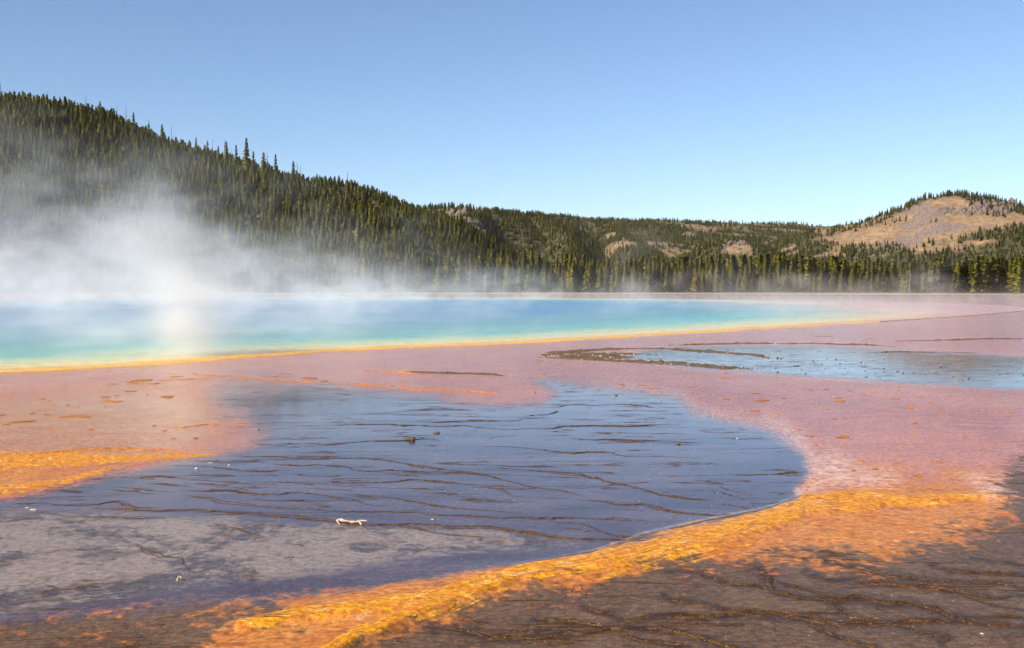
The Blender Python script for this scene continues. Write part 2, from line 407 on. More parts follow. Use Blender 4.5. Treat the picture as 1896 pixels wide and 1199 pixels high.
# ------------------------------------------------------------------ the hot spring water
def build_pool():
    Pp = np.array(POOL + POOL[:1]); 
    # smooth closed outline
    out = []
    n = len(POOL)
    for i in range(n):
        p0, p1, p2, p3 = (np.array(POOL[(i + q) % n]) for q in (-1, 0, 1, 2))
        for s in range(14):
            t = s / 14
            out.append(0.5 * ((2 * p1) + (-p0 + p2) * t + (2 * p0 - 5 * p1 + 4 * p2 - p3) * t * t + (-p0 + 3 * p1 - 3 * p2 + p3) * t ** 3))
    O = np.array(out)
    O += 0.35 * np.stack([fbm(O[:, 0] * .3, O[:, 1] * .3, 21), fbm(O[:, 0] * .3, O[:, 1] * .3, 22)], 1)
    c = np.array([-28.0, 98.0])
    ts = np.array([0, .004, .009, .016, .025, .037, .052, .07, .1, .14, .19, .26, .34, .45, .58, .72, .86, 1.0])
    V = (O[None] * (1 - ts)[:, None, None] + c * ts[:, None, None]).reshape(-1, 2)
    d = np.maximum(poly_sd(V[:, 0], V[:, 1], O[::2]), 0)
    me = make_mesh('spring_water', np.column_stack([V, np.full(len(V), 0.02)]), grid_faces(len(ts), len(O), True), attrs=dict(shore=d * np.clip(1 - (V[:, 0] - 2) / 44, .10, 1)))
    k = N('spring_water')
    P = k.pos()
    wob = k.noise(P, 0.25, 5, 0.6, 0.5)
    d = k.math('MULTIPLY_ADD', k.math('SUBTRACT', wob, 0.5), k.math('MULTIPLY', k.attr('shore'), 0.9), k.attr('shore'))
    d = k.math('MULTIPLY_ADD', k.math('SUBTRACT', k.noise(k.pos((.5, 1, 1)), 0.8, 6, 0.65), 0.5), 2.6, d)
    c = k.mix(k.ss(d, 0.3, 1.2), (0.62, 0.30, 0.05), (0.66, 0.50, 0.15))
    c = k.mix(k.ss(d, 1.2, 3.2), c, (0.46, 0.50, 0.24))
    c = k.mix(k.ss(d, 2.8, 7.0), c, (0.13, 0.36, 0.30))
    c = k.mix(k.ss(d, 5.5, 15.0), c, (0.04, 0.215, 0.25))
    c = k.mix(k.ss(d, 13.0, 34.0), c, (0.02, 0.15, 0.31))
    c = k.mix(k.ss(k.math('MULTIPLY_ADD', k.math('SUBTRACT', wob, 0.5), 22.0, k.node('ShaderNodeSeparateXYZ', 0, Vector=P)), 14.0, 46.0), c, (0.43, 0.19, 0.125))
    rip = k.noise(k.pos((1.0, 0.7, 1)), 2.2, 5, 0.6, 0.4)
    c = k.mix(k.math('MULTIPLY', k.ss(rip, 0.45, 0.7), 0.35), c, (0.02, 0.20, 0.34))
    M = k.done(k.principled(c, 0.22, k.bump(rip, 0.7, 0.12), 1.33, 0.24))
    link('spring_water', me, M, kind='structure', label='steaming blue and turquoise hot spring water with a yellow edge')
    return O
POOL_O = build_pool()

# ------------------------------------------------------------------ the hills
RIDGES = []   # (polyline of x, y), heights, width factors
def ridge(pts, wf, drop=0.0):
    Q = [at(x, y, D) for x, y, D in pts]
    RIDGES.append(([(q[0], q[1]) for q in Q], [q[2] - drop for q in Q], wf))
ridge([(-500, 50, 760), (-250, 100, 720), (-100, 140, 700), (0, 164, 685), (100, 186, 672), (200, 215, 660), (300, 247, 648), (400, 275, 636), (500, 305, 615), (560, 326, 590),
       (620, 362, 545), (690, 420, 490), (750, 470, 440)], 2.35, 9)
ridge([(480, 320, 1050), (560, 331, 1010), (620, 335, 985), (700, 350, 950), (760, 372, 900), (800, 396, 850), (835, 430, 790), (870, 468, 720)], 1.9, 8)
ridge([(500, 372, 1700), (740, 373, 1560), (800, 373, 1520), (870, 380, 1460), (895, 383, 1450), (950, 386, 1560), (1000, 392, 1700)], 1.5, 8)
ridge([(895, 384, 1440), (886, 388, 1330), (877, 395, 1220), (868, 414, 1130), (862, 455, 1050)], .8, 8)
ridge([(990, 393, 1690), (1008, 398, 1560), (1030, 408, 1440), (1052, 430, 1340), (1070, 465, 1240)], .85, 8)
ridge([(990, 394, 1900), (1060, 398, 1950), (1110, 404, 1960), (1140, 420, 1750), (1165, 445, 1500), (1185, 472, 1340)], 1.6, 8)
ridge([(1050, 399, 2500), (1120, 402, 2450), (1200, 405, 2500), (1300, 409, 2600), (1400, 412, 2700), (1500, 414, 2700), (1600, 412, 2600), (1700, 408, 2600), (1900, 408, 2600), (2300, 400, 2700)], 5.5, 8)
ridge([(1480, 440, 1950), (1560, 425, 1800), (1620, 408, 1710), (1680, 385, 1650), (1740, 366, 1610), (1790, 361, 1600), (1840, 368, 1600), (1896, 386, 1620), (2000, 408, 1650), (2200, 440, 1700)], 2.3, 0)
ridge([(1250, 478, 1500), (1340, 452, 1450), (1400, 452, 1450), (1480, 476, 1450)], 2.4, 4)
ridge([(1480, 500, 1150), (1600, 498, 1080), (1700, 494, 1030), (1800, 490, 1000), (1896, 474, 980), (2050, 430, 960), (2300, 410, 940)], 3.2, 9)
def terrain(X, Y):
    z = np.full(X.shape, -3.0)
    wx = X + 22 * fbm(X / 130, Y / 130, 31, 3); wy = Y + 22 * fbm(X / 130, Y / 130, 35, 3)
    for pl, hs, wf in RIDGES:
        d, h = line_d(wx, wy, pl, hs)
        t = d / np.maximum(h * wf, 4.0)
        p = np.where(t < 0.12, 1 - t * t * 3.2, (1 - 0.046) - (t - 0.12) * 0.93)
        z = np.maximum(z, h * p)
    amp = np.clip(z, 0, 60) / 60
    z = z + amp * (7 * fbm(X / 90, Y / 90, 41, 4) + 2.2 * fbm(X / 22, Y / 22, 44, 3))
    return np.maximum(z, -3)
haz = np.arange(-43, 47, 0.085) * math.pi / 180
hr = np.geomspace(330, 5200, 270)
HR, HA = np.meshgrid(hr, haz, indexing='ij')
HX, HY = (HR * np.sin(HA)).ravel(), (HR * np.cos(HA)).ravel()
HZ = terrain(HX, HY)
HPX, HPY = proj(HX, HY, HZ)
# bare places on the hills: grass clearings and the rocky dome (outlines as they lie on the slopes)
DOME_BARE = [(1500, 445), (1560, 430), (1610, 418), (1660, 395), (1720, 368), (1760, 364), (1800, 366), (1850, 376), (1896, 392), (2000, 415), (2000, 440), (1896, 418), (1850, 425), (1800, 432),
             (1770, 445), (1740, 450), (1690, 462), (1640, 458), (1560, 455)]
CLEAR = [[(1680, 462), (1760, 450), (1810, 446), (1866, 450), (1800, 457), (1700, 468)], [(1335, 470), (1350, 452), (1372, 446), (1390, 455), (1392, 474)],
         [(1540, 474), (1560, 464), (1570, 476)], [(1600, 478), (1640, 470), (1620, 480)], [(1435, 465), (1475, 450), (1470, 460), (1440, 470)],
         [(1210, 412), (1265, 410), (1262, 415), (1215, 416)], [(1330, 413), (1395, 412), (1390, 417), (1335, 417)], [(1260, 430), (1290, 432), (1285, 441), (1262, 438)],
         [(1510, 424), (1545, 420), (1530, 432), (1508, 432)], [(1130, 452), (1180, 448), (1180, 458), (1140, 460)], [(1255, 418), (1350, 420), (1400, 425), (1300, 424)], [(1415, 446), (1438, 443), (1434, 449), (1415, 451)], [(1165, 409), (1185, 408), (1182, 412)]]
def bare(px, py, D):
    b = np.clip(0.5 + poly_sd(px, py, DOME_BARE) / 10, 0, 1) * ((D > 1180) & (D < 1900))
    for c in CLEAR: b = np.maximum(b, np.clip(0.5 + poly_sd(px, py, c) / 5, 0, 1) * (D > 900))
    return b
def thinwood(X, Y, px):
    return sstep(-.02, .10, fbm(X / 150, Y / 60, 61, 5)) * ((Y > 1500) & (px > 1120) & (px < 1640))
hb = bare(HPX + 6 * fbm(HX / 30, HY / 30, 51), HPY + 4 * fbm(HX / 30, HY / 30, 52), HY)
hb = np.maximum(hb, .75 * thinwood(HX, HY, HPX))
slope_rock = sstep(0.0, 0.5, fbm(HX / 45, HY / 45, 55, 5)) * hb
HZ = HZ + slope_rock * 5.0 * np.abs(fbm(HX / 14, HY / 14, 56, 4)) + hb * 3.0 * fbm(HX / 40, HY / 40, 57, 3)
h_me = make_mesh('hills', np.stack([HX, HY, HZ], 1), grid_faces(len(hr), len(haz))[:, ::-1], attrs=dict(bare=hb, rock=slope_rock))
k = N('hillside')
P = k.pos()
n1, n2, n3 = k.noise(P, 0.02, 6, 0.6), k.noise(P, 0.11, 6, 0.65), k.noise(P, 0.5, 5, 0.65)
grass = k.mix(k.ss(n2, 0.35, 0.65), (0.17, 0.105, 0.058), (0.29, 0.195, 0.115))
rockc = k.mix(k.ss(n3, 0.35, 0.65), (0.08, 0.06, 0.05), (0.27, 0.205, 0.17))
barec = k.mix(k.ss(k.math('ADD', k.attr('rock'), k.math('MULTIPLY', k.math('SUBTRACT', n2, 0.5), 0.7)), 0.3, 0.7), grass, rockc)
floor_c = k.mix(k.ss(n2, 0.4, 0.7), (0.045, 0.042, 0.018), (0.11, 0.085, 0.045))
col = k.mix(k.attr('bare'), floor_c, barec)
M_HILL = k.done(k.principled(col, 0.95, k.bump(n3, 0.6, 1.5), 1.45, 0.1))
link('hills', h_me, M_HILL, kind='structure', label='forested ridges and the bare rocky dome hill beyond the spring')

# ------------------------------------------------------------------ plants: shared meshes
def foliage_mat(name, c1, c2, c3):
    k = N(name)
    r = k.node('ShaderNodeObjectInfo', 'Random')
    n = k.noise(k.obj(), 1.1, 3, 0.6)
    c = k.mix(r, c1, c2)
    c = k.mix(k.math('MULTIPLY', k.ss(n, 0.4, 0.66), 0.6), c, c3)
    d = k.node('ShaderNodeBsdfDiffuse', 0, Color=c)
    t = k.node('ShaderNodeBsdfTranslucent', 0, Color=c)
    m = k.n.new('ShaderNodeMixShader'); m.inputs[0].default_value = 0.28
    k.t.links.new(d, m.inputs[1]); k.t.links.new(t, m.inputs[2])
    return k.done(m.outputs[0])
M_PINE = foliage_mat('pine_needles', (0.150, 0.150, 0.018), (0.29, 0.245, 0.020), (0.32, 0.27, 0.024))
M_PINE_FAR = foliage_mat('pine_needles_slope', (0.145, 0.158, 0.022), (0.265, 0.245, 0.026), (0.295, 0.262, 0.030))
M_ORANGE_LEAF = foliage_mat('autumn_leaves', (0.30, 0.12, 0.02), (0.36, 0.16, 0.03), (0.22, 0.10, 0.03))
def bark(name, a, b):
    k = N(name); n = k.noise(k.obj(), 6, 5, 0.6)
    return k.done(k.principled(k.mix(k.ss(n, .35, .65), a, b), 0.9, k.bump(n, .6, .03), 1.45, 0.1))
M_BARK = bark('pine_bark', (0.07, 0.045, 0.03), (0.16, 0.11, 0.08))
M_GREY = bark('weathered_deadwood', (0.06, 0.05, 0.043), (0.15, 0.13, 0.115))

def tube_arrays(pts, rad, ns=6):
    V, F = [], []
    n = len(pts); pts = [Vector(p) for p in pts]
    for i, p in enumerate(pts):
        t = (pts[min(i + 1, n - 1)] - pts[max(i - 1, 0)]).normalized()
        a = t.orthogonal().normalized(); b = t.cross(a)
        for j in range(ns):
            th = 2 * math.pi * j / ns
            V.append(p + (a * math.cos(th) + b * math.sin(th)) * rad[i])
    for i in range(n - 1):
        for j in range(ns):
            F.append((i * ns + j, i * ns + (j + 1) % ns, (i + 1) * ns + (j + 1) % ns, (i + 1) * ns + j))
    return V, F
def trunk_mesh(name, h, r, seed, branches=0, top=0.02):
    rg = random.Random(seed)
    pts = [(rg.uniform(-.05, .05) * i, rg.uniform(-.05, .05) * i, h * i / 6) for i in range(7)]
    V, F = tube_arrays(pts, [r * (1 - 0.93 * i / 6) + top * (i / 6) for i in range(7)])
    for b in range(branches):
        z = h * rg.uniform(0.3, 0.97); a = rg.uniform(0, 6.28); L = rg.uniform(0.4, 1.5) * (1.15 - z / h) + 0.25
        base = Vector(pts[min(6, int(z / h * 6))]); base.z = z
        q = [base, base + Vector((math.cos(a), math.sin(a), rg.uniform(-.1, .35))) * L * .55, base + Vector((math.cos(a), math.sin(a), rg.uniform(-.2, .6))) * L]
        v, f = tube_arrays(q, [.05, .035, .012], 3); o = len(V)
        V += v; F += [tuple(x + o for x in y) for y in f]
    return make_mesh(name, np.array([tuple(v) for v in V]), np.array(F))
def crown_mesh(name, h, r, whorls, nb, clumps, size, seed, z0=0.12, shape=0.85, gaps=0.12):
    rg = random.Random(seed); V, F = [], []
    lean = [rg.uniform(0.75, 1.2) for _ in range(8)]
    for w in range(whorls):
        t = (w + rg.random() * .7) / whorls
        z = h * (z0 + (1 - z0) * t)
        R = r * ((1 - t) ** shape) * (0.72 + 0.28 * math.sin(min(1, t * 5 + .25) * 1.57)) + 0.10
        R *= rg.uniform(0.78, 1.15)
        off = rg.uniform(0, 6.28)
        for b in range(nb):
            if rg.random() < gaps: continue
            a = off + 6.283 * b / nb + rg.uniform(-.3, .3)
            L = R * rg.uniform(0.65, 1.15) * lean[int(a / 6.283 * 8) % 8]
            dr = rg.uniform(-.05, .32); zj = rg.uniform(-.6, .6) * h / whorls
            for c in range(clumps):
                s = (c + 0.5 + rg.uniform(-.3, .3)) / clumps
                p = Vector((math.cos(a) * L * s, math.sin(a) * L * s, z + zj - dr * L * s + 0.12 * L * s * s))
                sz = size * rg.uniform(.7, 1.3) * (1.0 - 0.35 * t)
                out = Vector((math.cos(a), math.sin(a), rg.uniform(-.35, .55))).normalized()
                side = Vector((-math.sin(a), math.cos(a), rg.uniform(-.5, .5))).normalized()
                for e in range(2):
                    o = len(V)
                    sd = side if e == 0 else (side * .3 + Vector((rg.uniform(-.3, .3), rg.uniform(-.3, .3), 1))).normalized()
                    V += [p - out * sz * .55 - sd * sz * .22, p - out * sz * .2 + sd * sz * .5, p + out * sz * .75, p + out * sz * .05 - sd * sz * .55]
                    F.append((o, o + 1, o + 2, o + 3))
    # leader
    for e in range(3):
        o = len(V); a = e * 2.1
        V += [Vector((math.cos(a) * .12, math.sin(a) * .12, h * .94)), Vector((-math.cos(a) * .1, -math.sin(a) * .1, h * .95)), Vector((0, 0, h * 1.02)), Vector((math.sin(a) * .05, 0, h * .99))]
        F.append((o, o + 1, o + 2, o + 3))
    A = np.array([tuple(v) for v in V]); me = make_mesh(name, A, np.array(F), smooth=True)
    nn = A.copy(); nn[:, 2] = 0.34 * r + 0.25 * np.hypot(A[:, 0], A[:, 1]); nn += .22 * r * np.random.default_rng(seed).normal(size=A.shape)
    nn /= np.linalg.norm(nn, axis=1)[:, None]
    me.normals_split_custom_set_from_vertices([tuple(v) for v in nn])
    return me

PINES = []
for i in range(7):
    h = 12.0; r = (2.1, 2.4, 1.8, 2.2, 1.6, 2.5, 1.95)[i]
    PINES.append((crown_mesh('pine_crown', h, r, 24 + i % 3 * 2, 8, 3, .62, 100 + i, z0=(.06, .10, .16, .05, .2, .08, .12)[i], shape=(1.0, .85, .95, 1.1, .9, .8, 1.05)[i]),
                  trunk_mesh('pine_trunk', h * .97, .17, 120 + i, 3)))
for c, t in PINES: c.materials.append(M_PINE); t.materials.append(M_BARK)
RIDGE_PINES = []
for i in range(4):
    RIDGE_PINES.append((crown_mesh('ridge_pine_crown', 14, (1.9, 1.7, 2.2, 1.5)[i], 26, 6, 3, .62, 140 + i, z0=(.2, .3, .22, .12)[i], shape=.75, gaps=.22), trunk_mesh('ridge_pine_trunk', 13.7, .2, 150 + i, 6)))
for c, t in RIDGE_PINES: c.materials.append(M_PINE_FAR); t.materials.append(M_BARK)
SNAGS = [trunk_mesh('snag_trunk', 12, .22, 160 + i, (0, 9, 16, 4)[i], .05) for i in range(4)]
for t in SNAGS: t.materials.append(M_GREY)

def add_tree(name, pair, loc, s, rz, label, cat, group, tilt=(0, 0), wide=1.0):
    e = link(name, None, label=label, cat=cat, group=group, loc=loc)
    e.rotation_euler = (tilt[0], tilt[1], rz); e.scale = (s * wide, s * wide, s)
    if pair[0] is not None: link('crown', pair[0], parent=e)
    link('trunk', pair[1], parent=e)
    return e

# ------------------------------------------------------------------ the treeline along the far shore: single pines
TOPS = [(330, 505), (480, 490), (600, 480), (700, 462), (800, 456), (900, 462), (980, 458), (1050, 470), (1100, 468), (1200, 476), (1315, 470), (1400, 482), (1500, 480), (1600, 482), (1720, 478), (1800, 484), (1896, 478), (2100, 480)]
txs, tys = [a for a, b in TOPS], [b for a, b in TOPS]
STRETCH = [(-1e9, 560, 'pine dimmed by thick steam at the foot of the left hill'), (560, 760, 'pine at the shore half veiled by steam right of the left hill'),
           (760, 900, 'yellow-green pine in the shore treeline below the grey rock outcrop'), (900, 1060, 'bright yellow-green pine in the shore treeline below the shadowed cliff'),
           (1060, 1230, 'pine in the shore treeline beside the thin steam column'), (1230, 1420, 'dark green pine in the shore treeline near the orange-leaved sapling'),
           (1420, 1600, 'dark green pine in the shore treeline left of the bare dome hill'), (1600, 1760, 'dark green pine in the shore treeline below the left flank of the dome hill'),
           (1760, 1e9, 'dark green pine at the right end of the shore treeline below the dome summit')]
rt = random.Random(11)
spots = []
x = 335.0
while x < 1935:
    for row, (d0, d1) in enumerate(((284, 292), (293, 303))):
        if row == 1 and rt.random() < 0.12: continue
        spots.append((x + rt.uniform(-6, 6) + row * 6, rt.uniform(d0, d1), row))
    x += rt.uniform(10.5, 16.0)
spots = spots[:240]
for px, D, row in spots:
    X, Y, _ = at(px, HOR, D)
    X = float(X)
    top = np.interp(px, txs, tys) + 2
    h = float((HOR - top) / FPX * D + EYE) * rt.choice((0.72, 0.8, 0.86, 0.9, 0.95, 1.0, 1.04)) * (0.85 if row == 0 else 1)
    lab = [l for a, b, l in STRETCH if a <= px < b][0]
    add_tree('pine_tree', rt.choice(PINES), (X, Y, -0.05), h / 12.0, rt.uniform(0, 6.28), lab, 'tree', lab.replace('pine', 'pines', 1), (rt.uniform(-.02, .02), rt.uniform(-.02, .02)), rt.uniform(.95, 1.4))

# named singles at the shore
def shore(px, D): 
    X, Y, _ = at(px, HOR, D); return (float(X), Y, -0.05)
aut = crown_mesh('autumn_crown', 5.5, 1.5, 12, 7, 3, .5, 170, z0=.12, shape=.5); aut.materials.append(M_ORANGE_LEAF)
atr = trunk_mesh('autumn_trunk', 5.0, .09, 171, 2); atr.materials.append(M_BARK)
add_tree('autumn_tree', (aut, atr), shore(1291, 281), 1.0, .4, 'small orange-leaved tree at the foot of the shore treeline', 'tree', None)
add_tree('dead_tree', (None, SNAGS[2]), shore(1684, 281), .72, .4, 'bare grey twiggy dead tree in front of the right shore pines', 'dead tree', None, wide=1.6)
add_tree('dead_tree', (None, SNAGS[1]), shore(1325, 281), 1.0, 1.4, 'thin bare trunk standing tall in front of the treeline right of the orange-leaved tree', 'dead tree', None, wide=.4)
add_tree('dead_tree', (None, SNAGS[3]), shore(875, 281), .28, 2.0, 'short white dead stub on the far shore below the rock outcrop', 'dead tree', None, wide=2.2)
add_tree('dead_tree', (None, SNAGS[0]), shore(939, 281), .26, 2.0, 'short white dead stub on the far shore below the shadowed cliff', 'dead tree', None, wide=2.0)
for px, s, w in ((1598, .14, 'farther left'), (1760, .13, 'farther right')):
    add_tree('tree_stub', (None, SNAGS[0]), shore(px, 270), s, 1.0, 'tiny pale stub on the white far shore, %s of two' % w, 'dead tree', None, wide=2.5)

# ------------------------------------------------------------------ single trees and snags on the left skyline
SKY_T = [(45, 172, 20), (127, 183, 24), (185, 195, 34), (216, 205, 26), (247, 208, 36), (275, 228, 22), (300, 230, 40), (363, 254, 26), (384, 260, 22), (404, 270, 24), (419, 262, 28),
         (437, 268, 34), (456, 255, 52), (469, 280, 26), (488, 282, 30), (510, 285, 42), (543, 298, 40), (587, 322, 26)]
SKY_S = [(1, 140, 46), (24, 165, 24), (88, 168, 34), (140, 185, 30), (160, 180, 44), (214, 200, 36), (232, 198, 44), (277, 220, 24), (319, 232, 38), (325, 248, 22), (391, 258, 30), (416, 256, 40),
         (431, 274, 28), (496, 280, 34), (550, 302, 34), (558, 306, 32), (640, 318, 30)]
ldist = lambda px: float(np.interp(px, [-100, 0, 300, 500, 560, 640], [698, 683, 646, 613, 588, 545]))
sky_rank = ['leftmost', 'second', 'third', 'fourth', 'fifth', 'sixth', 'seventh', 'eighth', 'ninth', 'tenth', 'eleventh', 'twelfth', 'thirteenth', 'fourteenth', 'fifteenth', 'sixteenth', 'seventeenth', 'rightmost']
def sky_tree(lst, kind):
    for i, (px, pyt, hp) in enumerate(lst):
        D = ldist(px) + 2
        X, Y, Zt = (float(v) for v in at(px, pyt, D))
        zg = float(terrain(np.array([X]), np.array([Y]))[0])
        h = max(Zt - zg + .3, hp / FPX * D)
        rk = sky_rank[i] if i < len(lst) - 1 else 'rightmost'
        rk = rk if rk in ('leftmost', 'rightmost') else rk + ' from the left'
        if kind == 'pine':
            lab = 'tall thin pine standing out on the left hill skyline, %s' % rk
            add_tree('ridge_pine', RIDGE_PINES[i % 4], (X, Y, zg - .3), h / 14, i * 1.3, lab, 'tree', 'pines standing out on the left skyline', wide=1.1)
        else:
            lab = 'bare dead snag sticking up from the left hill skyline, %s' % rk
            add_tree('dead_snag', (None, SNAGS[i % 4]), (X, Y, zg - .3), h / 12, i * 2.1, lab, 'dead tree', 'dead snags on the left skyline', (random.uniform(-.05, .05), random.uniform(-.05, .05)))
sky_tree(SKY_T, 'pine'); sky_tree(SKY_S, 'snag')

# ------------------------------------------------------------------ the forest (past counting): instanced on the slopes
def make_forest():
    protos = []
    for i in range(5):
        c = crown_mesh('slope_pine', 10, (1.9, 2.2, 1.6, 2.0, 1.45)[i], 17, 7, 2, .85, 200 + i, z0=.04, shape=(1.05, .9, 1.0, 1.15, .95)[i], gaps=.05)
        c.materials.append(M_PINE_FAR)
        protos.append(bpy.data.objects.new('slope_pine_source', c))
    pts = []
    def scatter(d0, d1, spacing, a0=-34, a1=34, zmin=-9, flat=False, hs=(.8, 1.3), keep=None):
        a0, a1 = math.radians(a0), math.radians(a1)
        n = int((a1 - a0) / 2 * (d1 ** 2 - d0 ** 2) / spacing ** 2)
        r = np.sqrt(RNG.uniform(d0 ** 2, d1 ** 2, n)); a = RNG.uniform(a0, a1, n)
        X, Y = r * np.sin(a), r * np.cos(a)
        Z = terrain(X, Y); flatm = Z < 0.5
        if flat: Z = np.where(flatm, 0, Z)
        ok = ~flatm | flat
        px, py = proj(X, Y, Z)
        ok &= bare(px + 6 * fbm(X / 30, Y / 30, 51), py + 4 * fbm(X / 30, Y / 30, 52), Y) < np.maximum(RNG.uniform(0.02, .98, n), 1.2 * ((fbm(X / 45, Y / 45, 66, 3) > .30) & (RNG.random(n) < .45)))
        # thin woods on the far plateau
        thin = thinwood(X, Y, px) > .5
        ok &= ~thin | (RNG.random(n) < 0.25)
        if keep is not None: ok &= keep(X, Y, px, py)
        s = RNG.uniform(hs[0], hs[1], n) * RNG.choice([.72, .9, 1.0, 1.0, 1.12], n) * (1 + 0.22 * fbm(X / 60, Y / 60, 63, 3))
        pts.append(np.stack([X, Y, Z - .3, s], 1)[ok])
    scatter(304, 340, 2.9, -32, 32, flat=True, hs=(.75, 1.0), keep=lambda X, Y, px, py: px > 300)
    scatter(330, 460, 3.3, -34, 32, flat=True, hs=(.62, .95))
    scatter(460, 760, 3.0, -34, 2, flat=False, hs=(.62, 1.0))
    scatter(460, 760, 5.0, 2, 32, flat=True, hs=(.7, 1.0))
    scatter(760, 1180, 4.4, -14, 34, hs=(.6, .95))
    scatter(1180, 1750, 5.6, -12, 34, hs=(.6, .95))
    scatter(1750, 2750, 8.0, 0, 34, hs=(.65, 1.0))
    A = np.concatenate(pts)
    # pines along the dome crest and in its gullies
    print('forest points', len(A))
    me = make_mesh('forest', A[:, :3], None, attrs=dict(sc=A[:, 3], rz=RNG.uniform(0, 6.28, len(A)), wd=RNG.uniform(1.0, 1.5, len(A)), var=np.floor(RNG.uniform(0, 4.999, len(A)))))
    o = link('forest', me, label='dense pine forest covering the ridges behind the spring', cat='forest', kind='stuff')
    ng = bpy.data.node_groups.new('forest_nodes', 'GeometryNodeTree')
    ng.interface.new_socket('Geometry', in_out='INPUT', socket_type='NodeSocketGeometry')
    ng.interface.new_socket('Geometry', in_out='OUTPUT', socket_type='NodeSocketGeometry')
    n, l = ng.nodes, ng.links
    gi, go = n.new('NodeGroupInput'), n.new('NodeGroupOutput')
    jn = n.new('GeometryNodeJoinGeometry')
    def na(nm, t='FLOAT'):
        q = n.new('GeometryNodeInputNamedAttribute'); q.data_type = t; q.inputs[0].default_value = nm; return q.outputs[0]
    sc_, wd_, rz_, va_ = na('sc'), na('wd'), na('rz'), na('var')
    mul = n.new('ShaderNodeMath'); mul.operation = 'MULTIPLY'; l.new(sc_, mul.inputs[0]); l.new(wd_, mul.inputs[1])
    cs = n.new('ShaderNodeCombineXYZ'); l.new(mul.outputs[0], cs.inputs[0]); l.new(mul.outputs[0], cs.inputs[1]); l.new(sc_, cs.inputs[2])
    cr = n.new('ShaderNodeCombineXYZ'); l.new(rz_, cr.inputs[2])
    er = n.new('FunctionNodeEulerToRotation'); l.new(cr.outputs[0], er.inputs[0])
    for i, p in enumerate(protos):
        oi = n.new('GeometryNodeObjectInfo'); oi.inputs['Object'].default_value = p; oi.inputs['As Instance'].default_value = True
        ip = n.new('GeometryNodeInstanceOnPoints')
        cm = n.new('FunctionNodeCompare'); cm.data_type = 'FLOAT'; cm.operation = 'EQUAL'
        l.new(va_, cm.inputs[0]); cm.inputs[1].default_value = float(i); cm.inputs['Epsilon'].default_value = .1
        l.new(cm.outputs[0], ip.inputs['Selection'])
        l.new(gi.outputs[0], ip.inputs['Points']); l.new(oi.outputs['Geometry'], ip.inputs['Instance'])
        l.new(er.outputs[0], ip.inputs['Rotation']); l.new(cs.outputs[0], ip.inputs['Scale'])
        l.new(ip.outputs[0], jn.inputs[0])
    l.new(jn.outputs[0], go.inputs[0])
    md = o.modifiers.new('forest', 'NODES'); md.node_group = ng
make_forest()

# ------------------------------------------------------------------ rocks
def rock_mat(name, a, b, lich=None, rough=0.85):
    k = N(name); P = k.obj()
    n, m = k.noise(P, 3.0, 6, .65), k.noise(P, 11, 4, .6)
    c = k.mix(k.ss(n, .35, .65), a, b)
    if lich: c = k.mix(k.math('MULTIPLY', k.ss(m, .55, .7), .7), c, lich)
    return k.done(k.principled(c, rough, k.bump(m, .5, .02), 1.4, .3))
M_STONE = rock_mat('wet_brown_stone', (0.045, 0.03, 0.018), (0.16, 0.11, 0.06), (0.36, 0.25, 0.13), .45)
M_PALE = rock_mat('pale_sinter_stone', (0.42, 0.36, 0.28), (0.72, 0.66, 0.56), (0.22, 0.16, 0.10))
M_CLIFF = rock_mat('cliff_rock', (0.06, 0.046, 0.04), (0.19, 0.145, 0.12), (0.26, 0.16, 0.09))
def rock_mesh(name, seed, sub=2, sq=(1, 1, .6), amp=.35):
    bm = bmesh.new(); bmesh.ops.create_icosphere(bm, subdivisions=sub, radius=1)
    o = Vector((seed * 3.7, seed * 1.3, seed * 7.1))
    for v in bm.verts:
        d = 1 + amp * mnoise.noise(v.co * 1.2 + o) + amp * .5 * mnoise.noise(v.co * 2.9 + o)
        v.co = Vector((v.co.x * sq[0], v.co.y * sq[1], v.co.z * sq[2])) * d
    me = bpy.data.meshes.new(name); bm.to_mesh(me); bm.free(); return me
# crags on the ridges: blocks that can be told apart on each outcrop
def outcrop(px0, px1, py0, py1, D, n, smin, smax, label, seed):
    rg = random.Random(seed)
    base = at((px0 + px1) / 2, py1, D)
    e = link('rock_outcrop', None, label=label, cat='rock', loc=(float(base[0]), base[1], float(base[2])))
    for i in range(n):
        t = rg.random(); px = px0 + (px1 - px0) * rg.random(); py = py0 + (py1 - py0) * t
        # find where that sight line meets the slope
        Ds = np.linspace(D * .8, D * 1.25, 160); X, Y, Z = at(px, py, Ds); hit = np.nonzero(terrain(X, Y) > Z)[0]
        j = hit[0] if len(hit) else 80
        s = rg.uniform(smin, smax)
        me = rock_mesh('crag', seed * 50 + i, 2, (1, .9, rg.uniform(.8, 1.5)), .5); me.materials.append(M_CLIFF)
        c = link('crag', me, parent=e, loc=(float(X[j]) - e.location.x, float(Y[j]) - e.location.y, float(Z[j]) - e.location.z - s * .1))
        c.scale = (s, s, s); c.rotation_euler = (rg.uniform(-.4, .4), rg.uniform(-.4, .4), rg.uniform(0, 6))
outcrop(862, 886, 416, 448, 1120, 34, 4, 9, 'large grey-brown rock outcrop on the spur left of the shadowed cliff', 3)
outcrop(828, 862, 393, 402, 1350, 16, 4, 8, 'small grey rock band high on the middle ridge', 4)
outcrop(1738, 1800, 386, 398, 1520, 30, 2.0, 4.5, 'grey rock band across the upper face of the bare dome hill', 5)
outcrop(1790, 1880, 374, 398, 1540, 56, 2.5, 6.0, 'dark broken crags along the right shoulder of the dome hill', 6)
outcrop(1340, 1388, 450, 472, 1400, 20, 2, 5, 'pale rocky knoll with scree behind the treeline', 7)

